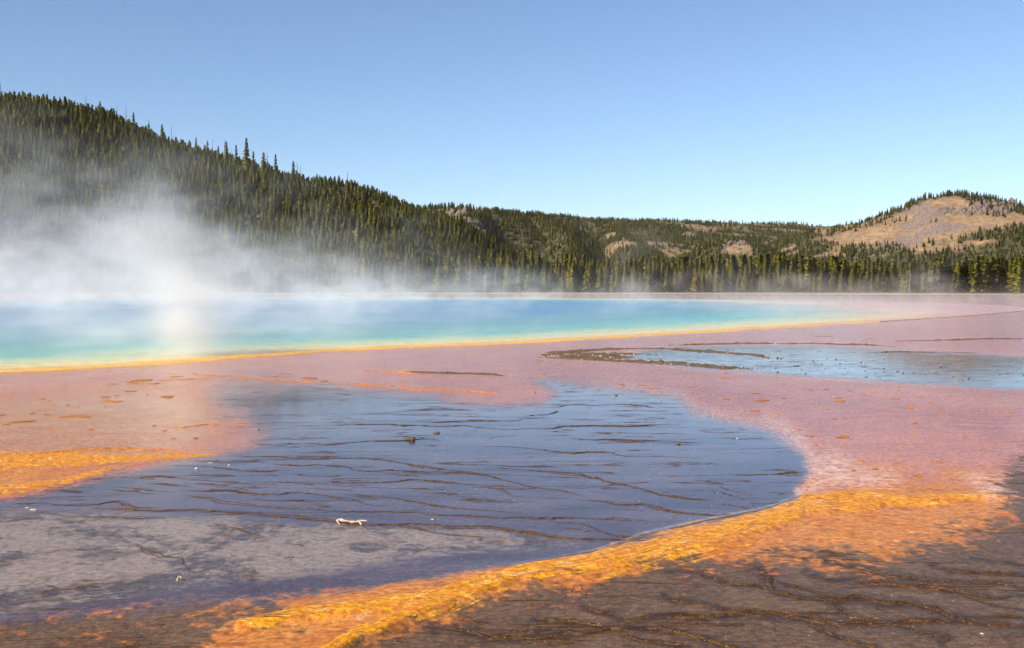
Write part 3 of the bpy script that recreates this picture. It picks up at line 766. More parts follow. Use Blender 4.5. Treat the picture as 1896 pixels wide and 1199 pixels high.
# stones lying on the mats
def stone(px, py, wpx, label, mat, seed, sq=(1, .8, .55), name='stone', rz=0.0):
    X, Y = gpt(px, py); s = .82 * wpx / FPX * float(Y) / 2
    me = rock_mesh('stone', seed, 3, sq, .4); me.materials.append(mat)
    o = link(name, me, label=label, cat='stone', loc=(float(X), float(Y), s * sq[2] * .45)); o.scale = (s, s, s); o.rotation_euler[2] = rz
    return o
stone(763, 815, 14, 'dark wet knobbly stone standing in the slate blue shallows near the picture centre', M_STONE, 1, (1, .9, .85))
stone(755, 814, 11, 'small brown stone touching the left side of the knobbly dark stone', M_STONE, 2, (1.2, .8, .6))
stone(809, 802, 12, 'flat pale-topped stone just right of the knobbly dark stone', M_STONE, 3, (1.2, .8, .4))
stone(1256, 822, 9, 'lone dark stone on the right side of the slate blue shallows', M_STONE, 4, (1.1, .8, .6))
stone(1365, 812, 5, 'tiny pale stone right of the lone dark stone in the blue shallows', M_PALE, 5)
stone(364, 868, 8, 'small white stone near the left orange shore edge', M_PALE, 6, (1.1, .9, .6))
stone(389, 857, 7, 'flat white pebble behind the small white stone by the left orange shore', M_PALE, 7, (1.3, .8, .3))
stone(424, 861, 5, 'tiny white pebble right of the flat white pebble at the left', M_PALE, 8)
stone(62, 944, 11, 'flat pale grey stone at the left edge beside the brown terrace rim', M_PALE, 9, (1.4, .8, .3))
stone(50, 940, 7, 'smaller pale flake behind the flat grey stone at the left edge', M_PALE, 10, (1.4, .8, .25))
stone(362, 812, 8, 'small dark stone in the pink shallows at left', M_STONE, 11, (1.2, .8, .5))
stone(479, 795, 5, 'tiny dark stone where the pink shallows turn blue at left', M_STONE, 12)
stone(801, 962, 6, 'tiny pale pebble above the brown rim right of the driftwood', M_PALE, 13)
stone(1440, 689, 6, 'small dark stone on the right edge of the far blue shallows', M_STONE, 14)
stone(1112, 660, 7, 'pale stone on the dark gravel bar', M_PALE, 15)
stone(1141, 732, 6, 'small brown stone at the upper edge of the blue shallows', M_STONE, 16)
stone(991, 726, 5, 'tiny dark stone on the pink tongue above the blue shallows', M_STONE, 17)
stone(1818, 1174, 8, 'pale pebble on the dark brown mat at lower right', M_PALE, 18)

# driftwood
def driftwood():
    k = N('bleached_wood'); P = k.obj()
    g = k.noise(P, 26, 6, .6); c = k.mix(k.ss(g, .4, .62), (0.52, 0.45, 0.35), (0.34, 0.24, 0.15))
    c = k.mix(k.math('MULTIPLY', k.ss(k.noise(P, 60, 4, .6), .6, .7), .6), c, (.14, .08, .04))
    M = k.done(k.principled(c, .7, k.bump(g, .6, .006), 1.4, .2))
    a, b = gpt(623, 968), gpt(680, 971)
    A, B = Vector((float(a[0]), float(a[1]), 0)), Vector((float(b[0]), float(b[1]), 0)); d = B - A
    e = link('driftwood', None, label='small bleached white driftwood branch lying on the brown terrace rim', cat='driftwood', loc=A)
    prof = [(0, .030, .008), (.05, .036, .017), (.15, .030, .021), (.3, .024, .018), (.42, .026, .014), (.52, .024, .013), (.62, .026, .016), (.76, .032, .016), (.9, .036, .013), (1, .038, .005)]
    V, F = tube_arrays([d * t + Vector((0, .012 * math.sin(t * 9), z)) for t, z, r in prof], [r * .72 for t, z, r in prof], 9)
    V = np.array([tuple(v) for v in V]); V += .003 * RNG.normal(size=V.shape)
    link('stem', make_mesh('driftwood_stem', V, np.array(F)), M, e)
    for nm, q, r in (('stub', [d * .03 + Vector((0, 0, .03)), d * .06 + Vector((0, -.02, .015)), d * .12 + Vector((0, -.03, -.005))], [.012, .009, .006]),
                     ('stub', [d * .75 + Vector((0, 0, .028)), d * .8 + Vector((0, -.02, .012)), d * .84 + Vector((0, -.03, -.004))], [.012, .011, .009])):
        V, F = tube_arrays(q, r, 7); link(nm, make_mesh('driftwood_stub', np.array([tuple(v) for v in V]), np.array(F)), M, e)
    a = gpt(333, 1075); A = Vector((float(a[0]), float(a[1]), 0))
    e = link('wood_chip', None, label='small bent white wood chip standing on the grey mat at lower left', cat='driftwood', loc=A)
    for nm, q, r in (('arm', [(-.022, 0, 0), (-.018, 0, .018), (-.012, 0, .034), (-.002, .004, .038)], [.006, .007, .006, .005]), ('arm', [(-.004, .004, .038), (.012, .002, .026), (.026, -.004, .01), (.036, -.006, 0)], [.006, .008, .007, .004])):
        V, F = tube_arrays(q, r, 7); link(nm, make_mesh('chip_arm', np.array([tuple(v) for v in V]), np.array(F)), M, e)
driftwood()

# ------------------------------------------------------------------ terrace rims: low crusted ridges across the mats, traced one by one
ZO = {5: (0, 660, 2.9625), 6: (600, 620, 2.7086), 7: (1100, 600, 2.3819), 8: (0, 880, 2.7086), 9: (600, 880, 2.7086), 10: (1200, 850, 2.7241)}
RIMS = [
 (5, .6, [(1500, 482), (1700, 480), (1780, 485), (1896, 478)]), (5, .8, [(1240, 545), (1300, 548), (1400, 550), (1500, 552), (1580, 555), (1700, 548), (1896, 548)]),
 (5, 1.1, [(1480, 590), (1560, 592), (1640, 597), (1740, 592), (1800, 597), (1896, 602)]), (5, .6, [(880, 605), (1000, 600), (1200, 610), (1350, 620), (1480, 627), (1560, 622), (1660, 625)]),
 (5, .7, [(1040, 640), (1100, 645), (1200, 647), (1280, 650)]), (5, .7, [(450, 680), (640, 665), (720, 665), (800, 672), (900, 675)]), (5, .8, [(800, 692), (880, 702), (950, 708), (1010, 712), (1060, 718)]),
 (5, .7, [(1070, 695), (1150, 705), (1190, 715), (1280, 718), (1360, 740)]),
 (5, 1.3, [(1000, 732), (1100, 738), (1200, 735), (1300, 733), (1370, 748), (1430, 755), (1550, 752), (1590, 745), (1650, 745), (1710, 757), (1780, 768), (1896, 780)]),
 (5, .7, [(1350, 682), (1450, 690), (1560, 685), (1640, 685), (1730, 690), (1800, 697), (1896, 707)]), (5, .7, [(600, 730), (680, 740), (760, 745), (780, 752), (860, 755)]),
 (5, .8, [(1000, 752), (1060, 768), (1130, 780), (1180, 800), (1270, 812), (1400, 825), (1560, 835), (1700, 840), (1896, 845)]),
 (5, 1.0, [(0, 815), (100, 808), (240, 805), (320, 815), (420, 818), (520, 812), (580, 802), (650, 800), (670, 815), (740, 828), (860, 830)]),
 (5, .5, [(1610, 640), (1700, 655), (1800, 655), (1896, 652)]), (5, .45, [(600, 712), (700, 720), (790, 722), (870, 738), (950, 742)]), (5, .5, [(1380, 775), (1500, 790), (1650, 795), (1800, 812)]),
 (8, 1.5, [(480, 168), (640, 170), (710, 175), (800, 180), (900, 178), (1000, 178), (1100, 185), (1200, 192), (1300, 202), (1400, 209), (1500, 222), (1600, 230), (1700, 236), (1840, 245), (1896, 247)]),
 (9, 1.5, [(0, 232), (60, 237), (210, 247), (380, 247), (480, 245), (600, 257), (720, 258), (830, 258), (930, 268), (1030, 282), (1110, 302), (1200, 310), (1340, 314), (1480, 318), (1600, 322), (1690, 325)]),
 (8, .6, [(190, 180), (280, 195), (330, 203), (450, 207), (600, 208), (800, 210)]), (8, .7, [(680, 340), (740, 375), (800, 385), (820, 407), (860, 412), (915, 415), (920, 450), (950, 470), (955, 490)]),
 (8, .4, [(640, 0), (820, 8), (1000, 12), (1180, 2)]), (8, .5, [(1060, 240), (1200, 270), (1330, 310)]),
 (6, .9, [(0, 441), (60, 441), (140, 447), (220, 450), (310, 447), (400, 455), (480, 452), (560, 457), (640, 455), (700, 453), (780, 463), (850, 470), (930, 477), (1000, 468), (1090, 471), (1160, 467), (1200, 457), (1270, 457), (1340, 456), (1400, 460), (1500, 459), (1600, 455), (1700, 450), (1800, 445)]),
 (6, .6, [(380, 437), (480, 437), (560, 440), (660, 438), (740, 434), (840, 433), (930, 431), (980, 426), (1010, 415)]),
 (6, .6, [(1050, 362), (1120, 363), (1180, 360), (1215, 350), (1290, 345), (1340, 353), (1400, 350), (1470, 352), (1520, 347), (1600, 353), (1680, 368)]),
 (6, .6, [(1010, 408), (1060, 403), (1120, 400), (1140, 393), (1180, 380)]), (6, .8, [(0, 548), (80, 545), (160, 540), (230, 533), (330, 532), (410, 527), (480, 522), (580, 520)]),
 (6, .6, [(820, 525), (860, 513), (920, 507), (970, 502)]), (6, .6, [(1190, 510), (1260, 520), (1340, 525), (1420, 525), (1500, 530), (1600, 533), (1700, 532), (1780, 537), (1896, 540)]),
 (6, .6, [(760, 560), (900, 560), (1000, 567), (1100, 575), (1200, 590), (1260, 597), (1320, 590), (1400, 592), (1450, 597), (1500, 610), (1600, 610), (1700, 608), (1800, 612), (1896, 618)]),
 (6, .9, [(0, 622), (80, 617), (160, 617), (240, 620), (320, 632), (400, 643), (430, 655), (500, 663), (560, 670), (620, 675), (700, 683), (780, 690)]),
 (6, 1.2, [(0, 650), (80, 652), (120, 660), (140, 670), (200, 683), (250, 680), (330, 675), (400, 678), (480, 683), (560, 687), (640, 690), (720, 698), (800, 703), (840, 712), (880, 722), (940, 733), (980, 743), (1040, 762), (1100, 770), (1180, 777), (1230, 788), (1290, 803), (1310, 812)]),
 (6, 1.2, [(1280, 825), (1340, 830), (1400, 832), (1440, 842), (1500, 847), (1590, 845), (1640, 857), (1700, 870), (1760, 887), (1820, 893), (1896, 900)]),
 (6, 1.0, [(800, 668), (880, 667), (960, 673), (1040, 678), (1140, 683), (1230, 692), (1290, 697), (1330, 713), (1380, 718), (1400, 733), (1450, 740), (1510, 750), (1560, 765), (1640, 785), (1690, 803), (1760, 815), (1850, 825), (1896, 822)]),
 (6, .5, [(250, 685), (330, 692), (400, 705), (500, 707)]), (6, .9, [(0, 738), (60, 740), (160, 742), (280, 743), (360, 738), (430, 730), (500, 735), (600, 742), (680, 745), (740, 752), (800, 762), (900, 770), (1000, 773), (1080, 770)]),
 (6, .5, [(1080, 714), (1170, 712), (1300, 710)]), (6, .6, [(1470, 738), (1560, 740), (1640, 735)]), (6, .7, [(0, 812), (80, 818), (150, 827), (190, 845), (260, 857), (330, 855)]),
 (6, .8, [(100, 797), (180, 802), (280, 813), (380, 825), (440, 835), (500, 845), (600, 860), (700, 873), (800, 882), (900, 888), (1000, 895)]),
 (6, 1.1, [(0, 873), (100, 885), (200, 885), (300, 885), (400, 885), (470, 885), (530, 897), (600, 903), (700, 905), (800, 912), (900, 917), (960, 912), (1060, 917), (1140, 920), (1200, 915), (1300, 918), (1380, 925), (1480, 932), (1600, 935)]),
 (6, .5, [(800, 760), (900, 785), (950, 810), (1100, 820), (1250, 825)]), (6, .9, [(1140, 930), (1180, 942), (1280, 945), (1330, 957), (1380, 985), (1450, 1003), (1530, 1010), (1650, 1015)]),
 (6, .6, [(1190, 970), (1280, 978), (1340, 985)]), (6, .9, [(380, 960), (470, 970), (540, 985), (640, 1000), (750, 1012), (830, 1015)]),
 (6, .5, [(1180, 765), (1300, 768), (1450, 752), (1560, 757)]), (6, .4, [(600, 800), (720, 815), (860, 828)]), (6, .45, [(480, 380), (600, 365), (740, 378)]),
 (7, .5, [(0, 510), (100, 513), (200, 520), (350, 522), (450, 525)]), (7, .45, [(0, 478), (150, 480), (300, 483), (420, 482)]), (7, .5, [(480, 475), (560, 478), (640, 475)]), (7, .5, [(540, 500), (650, 505), (750, 500)]),
 (7, .6, [(600, 665), (700, 668), (800, 663), (960, 655)]), (7, 1.0, [(690, 790), (760, 793), (830, 785), (900, 783)]), (7, .8, [(0, 855), (100, 862), (250, 868)]),
 (7, .8, [(170, 738), (230, 735), (300, 752), (400, 768), (520, 780)]), (7, .9, [(210, 793), (250, 808), (320, 825), (420, 837), (540, 845), (660, 838)]), (7, .6, [(510, 730), (560, 745), (620, 760), (700, 775)]), (7, .6, [(540, 712), (600, 735), (680, 752)]),
 (7, .6, [(560, 790), (620, 800), (690, 812)]), (7, .6, [(480, 860), (560, 862), (640, 855)]), (7, .4, [(1180, 128), (1300, 122), (1500, 124), (1700, 126)]), (7, .5, [(700, 183), (780, 186), (860, 188), (920, 184)]),
 (10, 1.35, [(500, 540), (560, 555), (600, 590), (610, 630), (620, 655), (680, 672), (740, 690), (800, 700), (860, 710), (940, 712), (1010, 703), (1080, 703), (1150, 718), (1220, 727), (1290, 725), (1360, 735), (1430, 750), (1490, 775), (1550, 795), (1610, 812), (1640, 820), (1700, 828), (1780, 835), (1896, 847), (2050, 870)]),
 (10, .7, [(100, 570), (180, 565), (260, 580), (310, 605), (400, 625), (480, 632), (560, 635), (640, 662)]),
 (10, .9, [(0, 808), (60, 797), (130, 785), (220, 795), (290, 797), (370, 790), (430, 785), (520, 790), (600, 790), (700, 792), (780, 803), (840, 812), (880, 815), (950, 828), (1050, 822), (1150, 825), (1250, 825), (1340, 815), (1420, 815), (1500, 822), (1620, 825)]),
 (10, .7, [(80, 690), (120, 715), (180, 722), (260, 720), (330, 745), (400, 760), (500, 767), (600, 772), (690, 772), (750, 785), (850, 797), (900, 812)]),
 (10, 1.1, [(0, 855), (80, 860), (150, 878), (230, 900), (300, 912), (380, 940), (450, 951), (560, 985)]), (10, .9, [(800, 810), (830, 835), (880, 860), (940, 885), (1000, 905), (1080, 935), (1130, 948), (1200, 985)]),
 (10, .6, [(620, 605), (700, 630), (770, 650), (830, 670), (900, 680), (1000, 695)]),
 (10, .9, [(800, 570), (870, 600), (950, 607), (1030, 605), (1100, 622), (1200, 628), (1280, 632), (1370, 645), (1450, 650), (1530, 662), (1620, 672), (1700, 690), (1750, 700), (1800, 692), (1896, 685)]),
 (10, .9, [(900, 520), (1000, 545), (1100, 565), (1160, 580), (1240, 585), (1300, 597), (1350, 600), (1420, 610), (1500, 617), (1600, 625), (1700, 627), (1800, 630), (1896, 640)]),
 (10, .8, [(1400, 520), (1450, 540), (1500, 560), (1600, 572), (1700, 577), (1800, 582), (1896, 580)]), (10, .6, [(940, 730), (970, 750), (960, 780), (1020, 795), (1100, 805), (1170, 820)]),
 (10, .7, [(1610, 812), (1700, 803), (1800, 797), (1896, 797)]), (10, .7, [(1270, 840), (1350, 870), (1430, 885), (1500, 895), (1520, 910), (1470, 920), (1480, 940)]), (10, .5, [(1600, 690), (1700, 720), (1780, 745), (1896, 755)]),
 (10, .6, [(1640, 500), (1750, 515), (1820, 520), (1896, 537)]),
 (9, 1.3, [(560, 770), (660, 770), (760, 790), (820, 815), (900, 820), (1000, 812), (1080, 803), (1180, 790), (1280, 785), (1380, 770), (1430, 760), (1520, 760), (1600, 767)]),
 (9, .5, [(840, 775), (940, 780), (1060, 775), (1150, 770)]), (9, .7, [(1310, 665), (1400, 685), (1460, 700), (1510, 728), (1590, 722), (1660, 712)]), (9, .6, [(1050, 720), (1150, 725), (1250, 725), (1330, 740), (1400, 750)]),
 (9, .6, [(1490, 800), (1560, 815), (1650, 830), (1750, 845), (1830, 855)]), (9, .5, [(1700, 610), (1760, 630), (1830, 635), (1896, 635)]), (9, .4, [(700, 730), (780, 740), (840, 745)]), (9, .4, [(1000, 830), (1120, 838), (1250, 835)]),
]
RIMS_ORANGE = [
 (10, .7, [(880, 200), (960, 197), (1040, 195), (1120, 197), (1190, 205), (1260, 210), (1330, 205), (1400, 187), (1450, 183)]), (10, .5, [(1190, 105), (1280, 112), (1360, 115)]),
 (10, .7, [(1480, 215), (1560, 217), (1650, 213), (1750, 208), (1830, 215)]), (10, .5, [(1100, 298), (1200, 305), (1270, 315), (1340, 322), (1400, 325)]), (10, .6, [(780, 140), (860, 142), (960, 143), (1080, 145)]),
 (6, 1.0, [(0, 242), (130, 240), (200, 247), (300, 255), (400, 262), (440, 267), (520, 273), (600, 275), (690, 275), (760, 280), (830, 287), (890, 295)]),
 (6, 1.2, [(190, 178), (300, 182), (400, 187), (480, 192)]), (6, .8, [(1020, 200), (1060, 202), (1130, 206)]),
 (5, .9, [(0, 545), (120, 540), (280, 525), (440, 515), (600, 510), (760, 512), (900, 512), (1020, 520)]), (5, .7, [(240, 685), (300, 682), (370, 680)]), (5, .6, [(0, 580), (90, 575), (180, 580)]),
 (5, .9, [(700, 150), (760, 148), (840, 150), (880, 145)]), (5, .9, [(1040, 103), (1120, 102), (1200, 105), (1260, 105), (1340, 112), (1400, 122), (1480, 128), (1560, 130), (1620, 135), (1700, 142), (1800, 147)]),
 (5, .6, [(860, 130), (940, 127), (1060, 122), (1160, 122)]), (5, .5, [(900, 385), (1000, 388), (1100, 380), (1200, 375), (1290, 375), (1390, 377)]),
]
def crust_mat(name, a, b, c, rough=.5):
    k = N(name); P = k.pos()
    n, m = k.noise(P, 14, 5, .65), k.noise(P, 60, 4, .6)
    col = k.mix(k.ss(n, .35, .65), a, b); col = k.mix(k.math('MULTIPLY', k.ss(m, .52, .66), .8), col, c)
    return k.done(k.principled(col, rough, k.bump(m, .7, .01), 1.35, .35))
M_RIM = crust_mat('brown_rim_crust', (0.028, 0.014, 0.006), (0.075, 0.034, 0.010), (0.19, 0.095, 0.026))
M_RIM_O = crust_mat('orange_rim_crust', (0.26, 0.085, 0.016), (0.44, 0.16, 0.026), (0.62, 0.30, 0.07))
M_BAR = crust_mat('dark_bar_crust', (0.055, 0.034, 0.018), (0.13, 0.08, 0.04), (0.30, 0.20, 0.10), .7)
def px_line(z, pts):
    ox, oy, s = ZO[z]
    return [(ox + x / s, oy + y / s) for x, y in pts]
def rim_mesh(name, pxs, size, seed, wmin=1.0, hscale=1.0, taper=True, fixed=None):
    P = np.array([[float(v) for v in gpt(x, y)] for x, y in pxs])
    seg = np.hypot(*np.diff(P, axis=0).T); s = np.concatenate([[0], np.cumsum(seg)])
    dist = P[:, 1].mean(); step = max(.022, dist * .0022)
    n = int(min(420, max(8, s[-1] / step)))
    q = np.linspace(0, s[-1], n)
    C = np.stack([np.interp(q, s, P[:, 0]), np.interp(q, s, P[:, 1])], 1)
    rg = np.random.default_rng(seed)
    off = seed * 13.7
    amp = .010 * dist / 10 * (1 + size)
    C[:, 1] += amp * 5.0 * fbm(q / (dist * .05) + off, q * 0 + off, seed, 5, .6)
    C[:, 0] += amp * 2 * fbm(q / (dist * .03) + off, q * 0 + 5, seed + 9, 4)
    T = np.gradient(C, axis=0); T /= np.linalg.norm(T, axis=1)[:, None] + 1e-9
    Nn = np.stack([T[:, 1], -T[:, 0]], 1)                     # points towards the camera side for lines running +X
    W = (.030 if fixed is None else fixed[0]) * size * (0.62 + .75 * np.abs(fbm(q * 2.2 + off, q * 0 + 1, seed + 1, 4)) * 1.6) * (1 if fixed is not None else max(.75, dist / 13))
    Hh = (.0105 if fixed is None else fixed[1]) * size * hscale * (0.55 + 1.1 * np.abs(fbm(q * 3.5 + off, q * 0 + 2, seed + 2, 4)) * 1.7) * (1 if fixed is not None else max(.8, dist / 14))
    if taper:
        e = np.minimum(np.arange(n), n - 1 - np.arange(n)) / max(1.0, n * .12); e = np.clip(e, .08, 1); W = W * e; Hh = Hh * e
    gate = 0.62 + 0.38 * sstep(-.25, .1, fbm(q * 0.9 + off, q * 0 + 8, seed + 4, 3)); Hh = Hh * gate; W = W * (.5 + .5 * gate)
    rows = []
    for a, hh in ((-1.0, -.25), (-.62, .62), (-.15, 1.0), (.30, .80), (.62, .35), (1.0, -.25)):
        jit = 1 + .35 * rg.normal(size=n) * (abs(a) < .9)
        rows.append(np.column_stack([C + Nn * (a * W * (1 + .18 * rg.normal(size=n)))[:, None], np.maximum(hh * Hh * jit, -.01) if hh > 0 else np.full(n, -.012)]))
    V = np.stack(rows, 1).reshape(-1, 3); F = grid_faces(n, 6)
    if fixed is None and n > 24:                              # thin strands that part from the rim and rejoin it
        for b in range(1 + int(size > .8)):
            m = int(rg.uniform(.2, .55) * n); i0 = int(rg.integers(0, n - m)); u = np.linspace(0, 1, m)
            sg = rg.choice((-1, 1)); o_ = sg * (rg.uniform(.3, 1.3) * dist * .008 * np.sin(u * math.pi * rg.uniform(.5, 1.0)) + .012 * dist * .3 * fbm(u * 7 + b * 9 + off, u * 0 + 3, seed + b, 4) * .4)
            Cc = C[i0:i0 + m] + np.stack([0 * o_, o_ * 1.0], 1)
            ww = .010 * max(.8, dist / 12) * (.5 + np.abs(fbm(u * 25, u * 0 + b, seed + 20, 3)) * 2) * np.clip(np.sin(u * math.pi) * 3, .1, 1)
            hh = .0045 * max(.8, dist / 12) * (.4 + np.abs(fbm(u * 35, u * 0 + b, seed + 21, 3)) * 2.4) * np.clip(np.sin(u * math.pi) * 3, .1, 1)
            rw = [np.column_stack([Cc + np.stack([0 * ww, a * ww], 1), np.full(m, -.01) if h_ < 0 else h_ * hh + .001]) for a, h_ in ((1, -1), (.3, 1), (-.4, .8), (-1, -1))]
            F = np.concatenate([F, grid_faces(m, 4) + len(V)]); V = np.concatenate([V, np.stack(rw, 1).reshape(-1, 3)])
    return make_mesh(name, V, F, smooth=True)
def seam_stain():                          # the dark wet seam that each rim keeps at its foot
    m = np.zeros(PX0.shape)
    for z, size, pts in RIMS:
        q = np.array(px_line(z, pts)); br = z == 10 or (z == 9 and pts[0][1] > 500)
        w = (7.5 if br else 2.6) * size
        sel = np.nonzero((PX0 > q[:, 0].min() - 30) & (PX0 < q[:, 0].max() + 30) & (PY0 > q[:, 1].min() - 25) & (PY0 < q[:, 1].max() + 25) & front)[0]
        d, _ = line_d(PX0[sel] * .6, PY0[sel] + 1.5 * fbm(GX[sel] * 3, GY[sel] * 3, 77, 4) * (3 if br else 1), q * np.array([.6, 1.0]))
        m[sel] = np.maximum(m[sel], np.exp(-(d / w) ** 2) * (1 if br else .6))
    a = g_me.attributes.new('m_seam', 'FLOAT', 'POINT'); a.data.foreach_set('value', m.astype(np.float32))
seam_stain()
for i, (z, size, pts) in enumerate(RIMS):
    o = link('terrace_rim', rim_mesh('terrace_rim', px_line(z, pts), size * (1.3 if z == 10 or (z == 9 and pts[0][1] > 500) else .66), 300 + i), M_RIM, GROUND)
for i, (z, size, pts) in enumerate(RIMS_ORANGE):
    o = link('orange_terrace_rim', rim_mesh('orange_terrace_rim', px_line(z, pts), size, 500 + i), M_RIM_O, GROUND)
# the yellow-orange lip of the pool on the near side
M_LIP = crust_mat('pool_lip_crust', (0.50, 0.22, 0.03), (0.74, 0.44, 0.06), (0.80, 0.62, 0.25))
def pool_lip():
    sel = [p for p in POOL_O if p[1] < 92 and p[0] > -45]
    i0 = max(range(len(POOL_O)), key=lambda i: 0); 
    pl = np.array([p for p in POOL_O if p[1] < 66 and p[0] > -60])
    pl = pl[np.argsort(pl[:, 0])]
    n = len(pl); q = np.arange(n) * 1.0
    T = np.gradient(pl, axis=0); T /= np.linalg.norm(T, axis=1)[:, None]; Nn = np.stack([T[:, 1], -T[:, 0]], 1)
    W = .42 + .28 * fbm(q * .4, q * 0, 71); Hh = .03 + .018 * fbm(q * .7, q * 0, 72)
    rows = [np.column_stack([pl + Nn * (a * W)[:, None], np.full(n, -.02) if h < 0 else .012 + h * Hh]) for a, h in ((-1, -1), (-.5, .6), (0, 1), (.5, .5), (1, -1))]
    link('pool_lip', make_mesh('pool_lip', np.stack(rows, 1).reshape(-1, 3), grid_faces(n, 5)), M_LIP, GROUND)
pool_lip()

# ------------------------------------------------------------------ crust flakes lying in the pink shallows
def flake_mesh(seed):
    rg = random.Random(seed); V, F = [(0, 0, 1.0)], []; n = 14
    for ring, (r, z) in enumerate(((.45, .95), (.8, .7), (1.05, -.3))):
        for j in range(n):
            a = 6.283 * j / n
            rj = r * (1 + .28 * math.sin(a * 2 + seed) + .18 * math.sin(a * 3 + seed * 2) + rg.uniform(-.14, .14))
            V.append((math.cos(a) * rj, math.sin(a) * rj, z * rg.uniform(.6, 1.25) if z > 0 else z))
    for j in range(n): F.append((0, 1 + j, 1 + (j + 1) % n))
    q = []
    for r in range(2):
        for j in range(n):
            a, b, c, d = 1 + r * n + j, 1 + r * n + (j + 1) % n, 1 + (r + 1) * n + (j + 1) % n, 1 + (r + 1) * n + j
            F += [(a, d, c), (a, c, b)]
    return make_mesh('crust_flake', np.array(V), np.array(F))
FLAKES = [flake_mesh(i) for i in range(8)]
for f in FLAKES: f.materials.append(M_RIM_O)
FL = [(20, 738, 10), (86, 767, 14), (60, 764, 12), (145, 770, 46), (120, 772, 20), (40, 780, 36), (12, 785, 20), (78, 738, 10), (120, 715, 9), (90, 742, 8), (195, 735, 22), (203, 742, 18), (220, 743, 16), (240, 724, 18), (205, 711, 16),
      (310, 734, 26), (325, 697, 22), (240, 707, 12), (257, 704, 24), (275, 703, 18), (168, 795, 12), (100, 750, 8), (247, 724, 8), (215, 732, 8), (125, 750, 8), (4, 768, 12), (305, 797, 10), (360, 692, 10), (530, 692, 18), (508, 696, 14), (575, 699, 30), (600, 705, 14), (320, 812, 14), (285, 788, 8),
      (1208, 719, 26), (1186, 713, 14), (1150, 711, 9), (1343, 700, 22), (1362, 702, 10), (1155, 713, 8), (1447, 711, 14), (1510, 713, 8), (1400, 728, 14), (1500, 723, 16), (1530, 720, 10), (1573, 723, 10), (1410, 740, 30), (1452, 737, 10), (1552, 736, 14), (1570, 734, 10), (1598, 731, 12), (1555, 742, 24), (1345, 738, 12), (1466, 725, 10),
      (1650, 738, 10), (1662, 739, 8), (1658, 763, 12), (1682, 756, 14), (1690, 754, 8), (1722, 746, 8), (1705, 735, 6), (1747, 763, 10), (1620, 727, 8), (1665, 723, 7), (1400, 760, 14), (1440, 768, 10), (1530, 757, 10), (1515, 747, 8), (1480, 752, 8), (1545, 775, 7), (1693, 783, 10), (1724, 813, 12), (1692, 801, 10), (1786, 810, 8), (1300, 725, 8), (1280, 716, 10),
      (1660, 857, 12), (1740, 855, 10), (1595, 853, 10), (1565, 842, 9), (1480, 795, 8), (1560, 808, 24), (1500, 807, 14), (1870, 765, 10), (1850, 763, 8), (1620, 868, 14), (1700, 880, 18), (1580, 870, 10), (1525, 622, 30), (1608, 626, 18), (1600, 631, 12), (1345, 690, 10), (1000, 668, 10)]
rf = random.Random(5)
for px, py, w in FL:
    X, Y = gpt(px, py); s = w / FPX * float(Y) / 2
    o = link('crust_flake', rf.choice(FLAKES), parent=GROUND, loc=(float(X), float(Y), .004))
    o.scale = (s, s * rf.uniform(.7, 1.4) * min(1, .17 / max(s, .05)) , rf.uniform(.004, .009)); o.rotation_euler[2] = rf.choice((0, math.pi)) + rf.uniform(-.2, .2)

def scatter_bits(name, spots, mat, label=None, seed=0, flat=(.5, .9)):
    rg = random.Random(seed); V, F = [], []
    base = [(1, 0, 0), (.3, .9, 0), (-.8, .6, 0), (-.8, -.6, 0), (.3, -.9, 0), (.1, .1, 1)]
    for X, Y, Z, s in spots:
        a = rg.uniform(0, 6.28); c, sn = math.cos(a), math.sin(a); o = len(V); hz = rg.uniform(*flat)
        for x, y, z in base:
            x *= rg.uniform(.6, 1.3); y *= rg.uniform(.6, 1.3)
            V.append((X + (x * c - y * sn) * s, Y + (x * sn + y * c) * s, Z + (z * hz - .15) * s))
        for j in range(5): F.append((o + j, o + (j + 1) % 5, o + 5))
    return link(name, make_mesh(name, np.array(V), np.array(F), smooth=False), mat, GROUND, label=label, kind='stuff')
def px_spots(poly, n, smin, smax, seed, zf=0.0, inp=None):
    P = np.array(poly); rg = np.random.default_rng(seed); out = []
    x = rg.uniform(P[:, 0].min(), P[:, 0].max(), n * 3); y = rg.uniform(P[:, 1].min(), P[:, 1].max(), n * 3)
    ok = poly_sd(x, y, P) > 0
    for a, b in list(zip(x[ok], y[ok]))[:n]:
        X, Y = gpt(a, b); out.append((float(X), float(Y), zf, float(rg.uniform(smin, smax) ** 1.0 / FPX * Y / 2)))
    return out
scatter_bits('orange_crumbs', px_spots([(0, 700), (330, 700), (460, 780), (300, 830), (0, 845)], 150, 1.5, 6, 1) + px_spots([(1040, 700), (1300, 715), (1890, 760), (1890, 830), (1520, 840), (1400, 780), (1270, 735)], 260, 1.5, 6, 2)
             + px_spots([(0, 845), (380, 838), (200, 872), (0, 915)], 200, 2, 7, 3) + px_spots([(1500, 880), (1870, 890), (1860, 950), (1500, 950)], 150, 2, 7, 4), M_RIM_O, 'tiny orange crust crumbs scattered over the mats', 1, (.25, .6))
scatter_bits('pale_specks', px_spots([(0, 930), (470, 830), (470, 740), (1250, 740), (1480, 850), (1470, 930), (1200, 1010), (600, 1090), (0, 1130)], 900, .8, 2.2, 5) + px_spots([(1150, 1060), (1600, 1050), (1896, 1000), (1896, 1199), (900, 1199)], 260, .8, 2.2, 6), M_PALE, 'tiny white grains scattered over the dark mats', 2, (.4, .8))
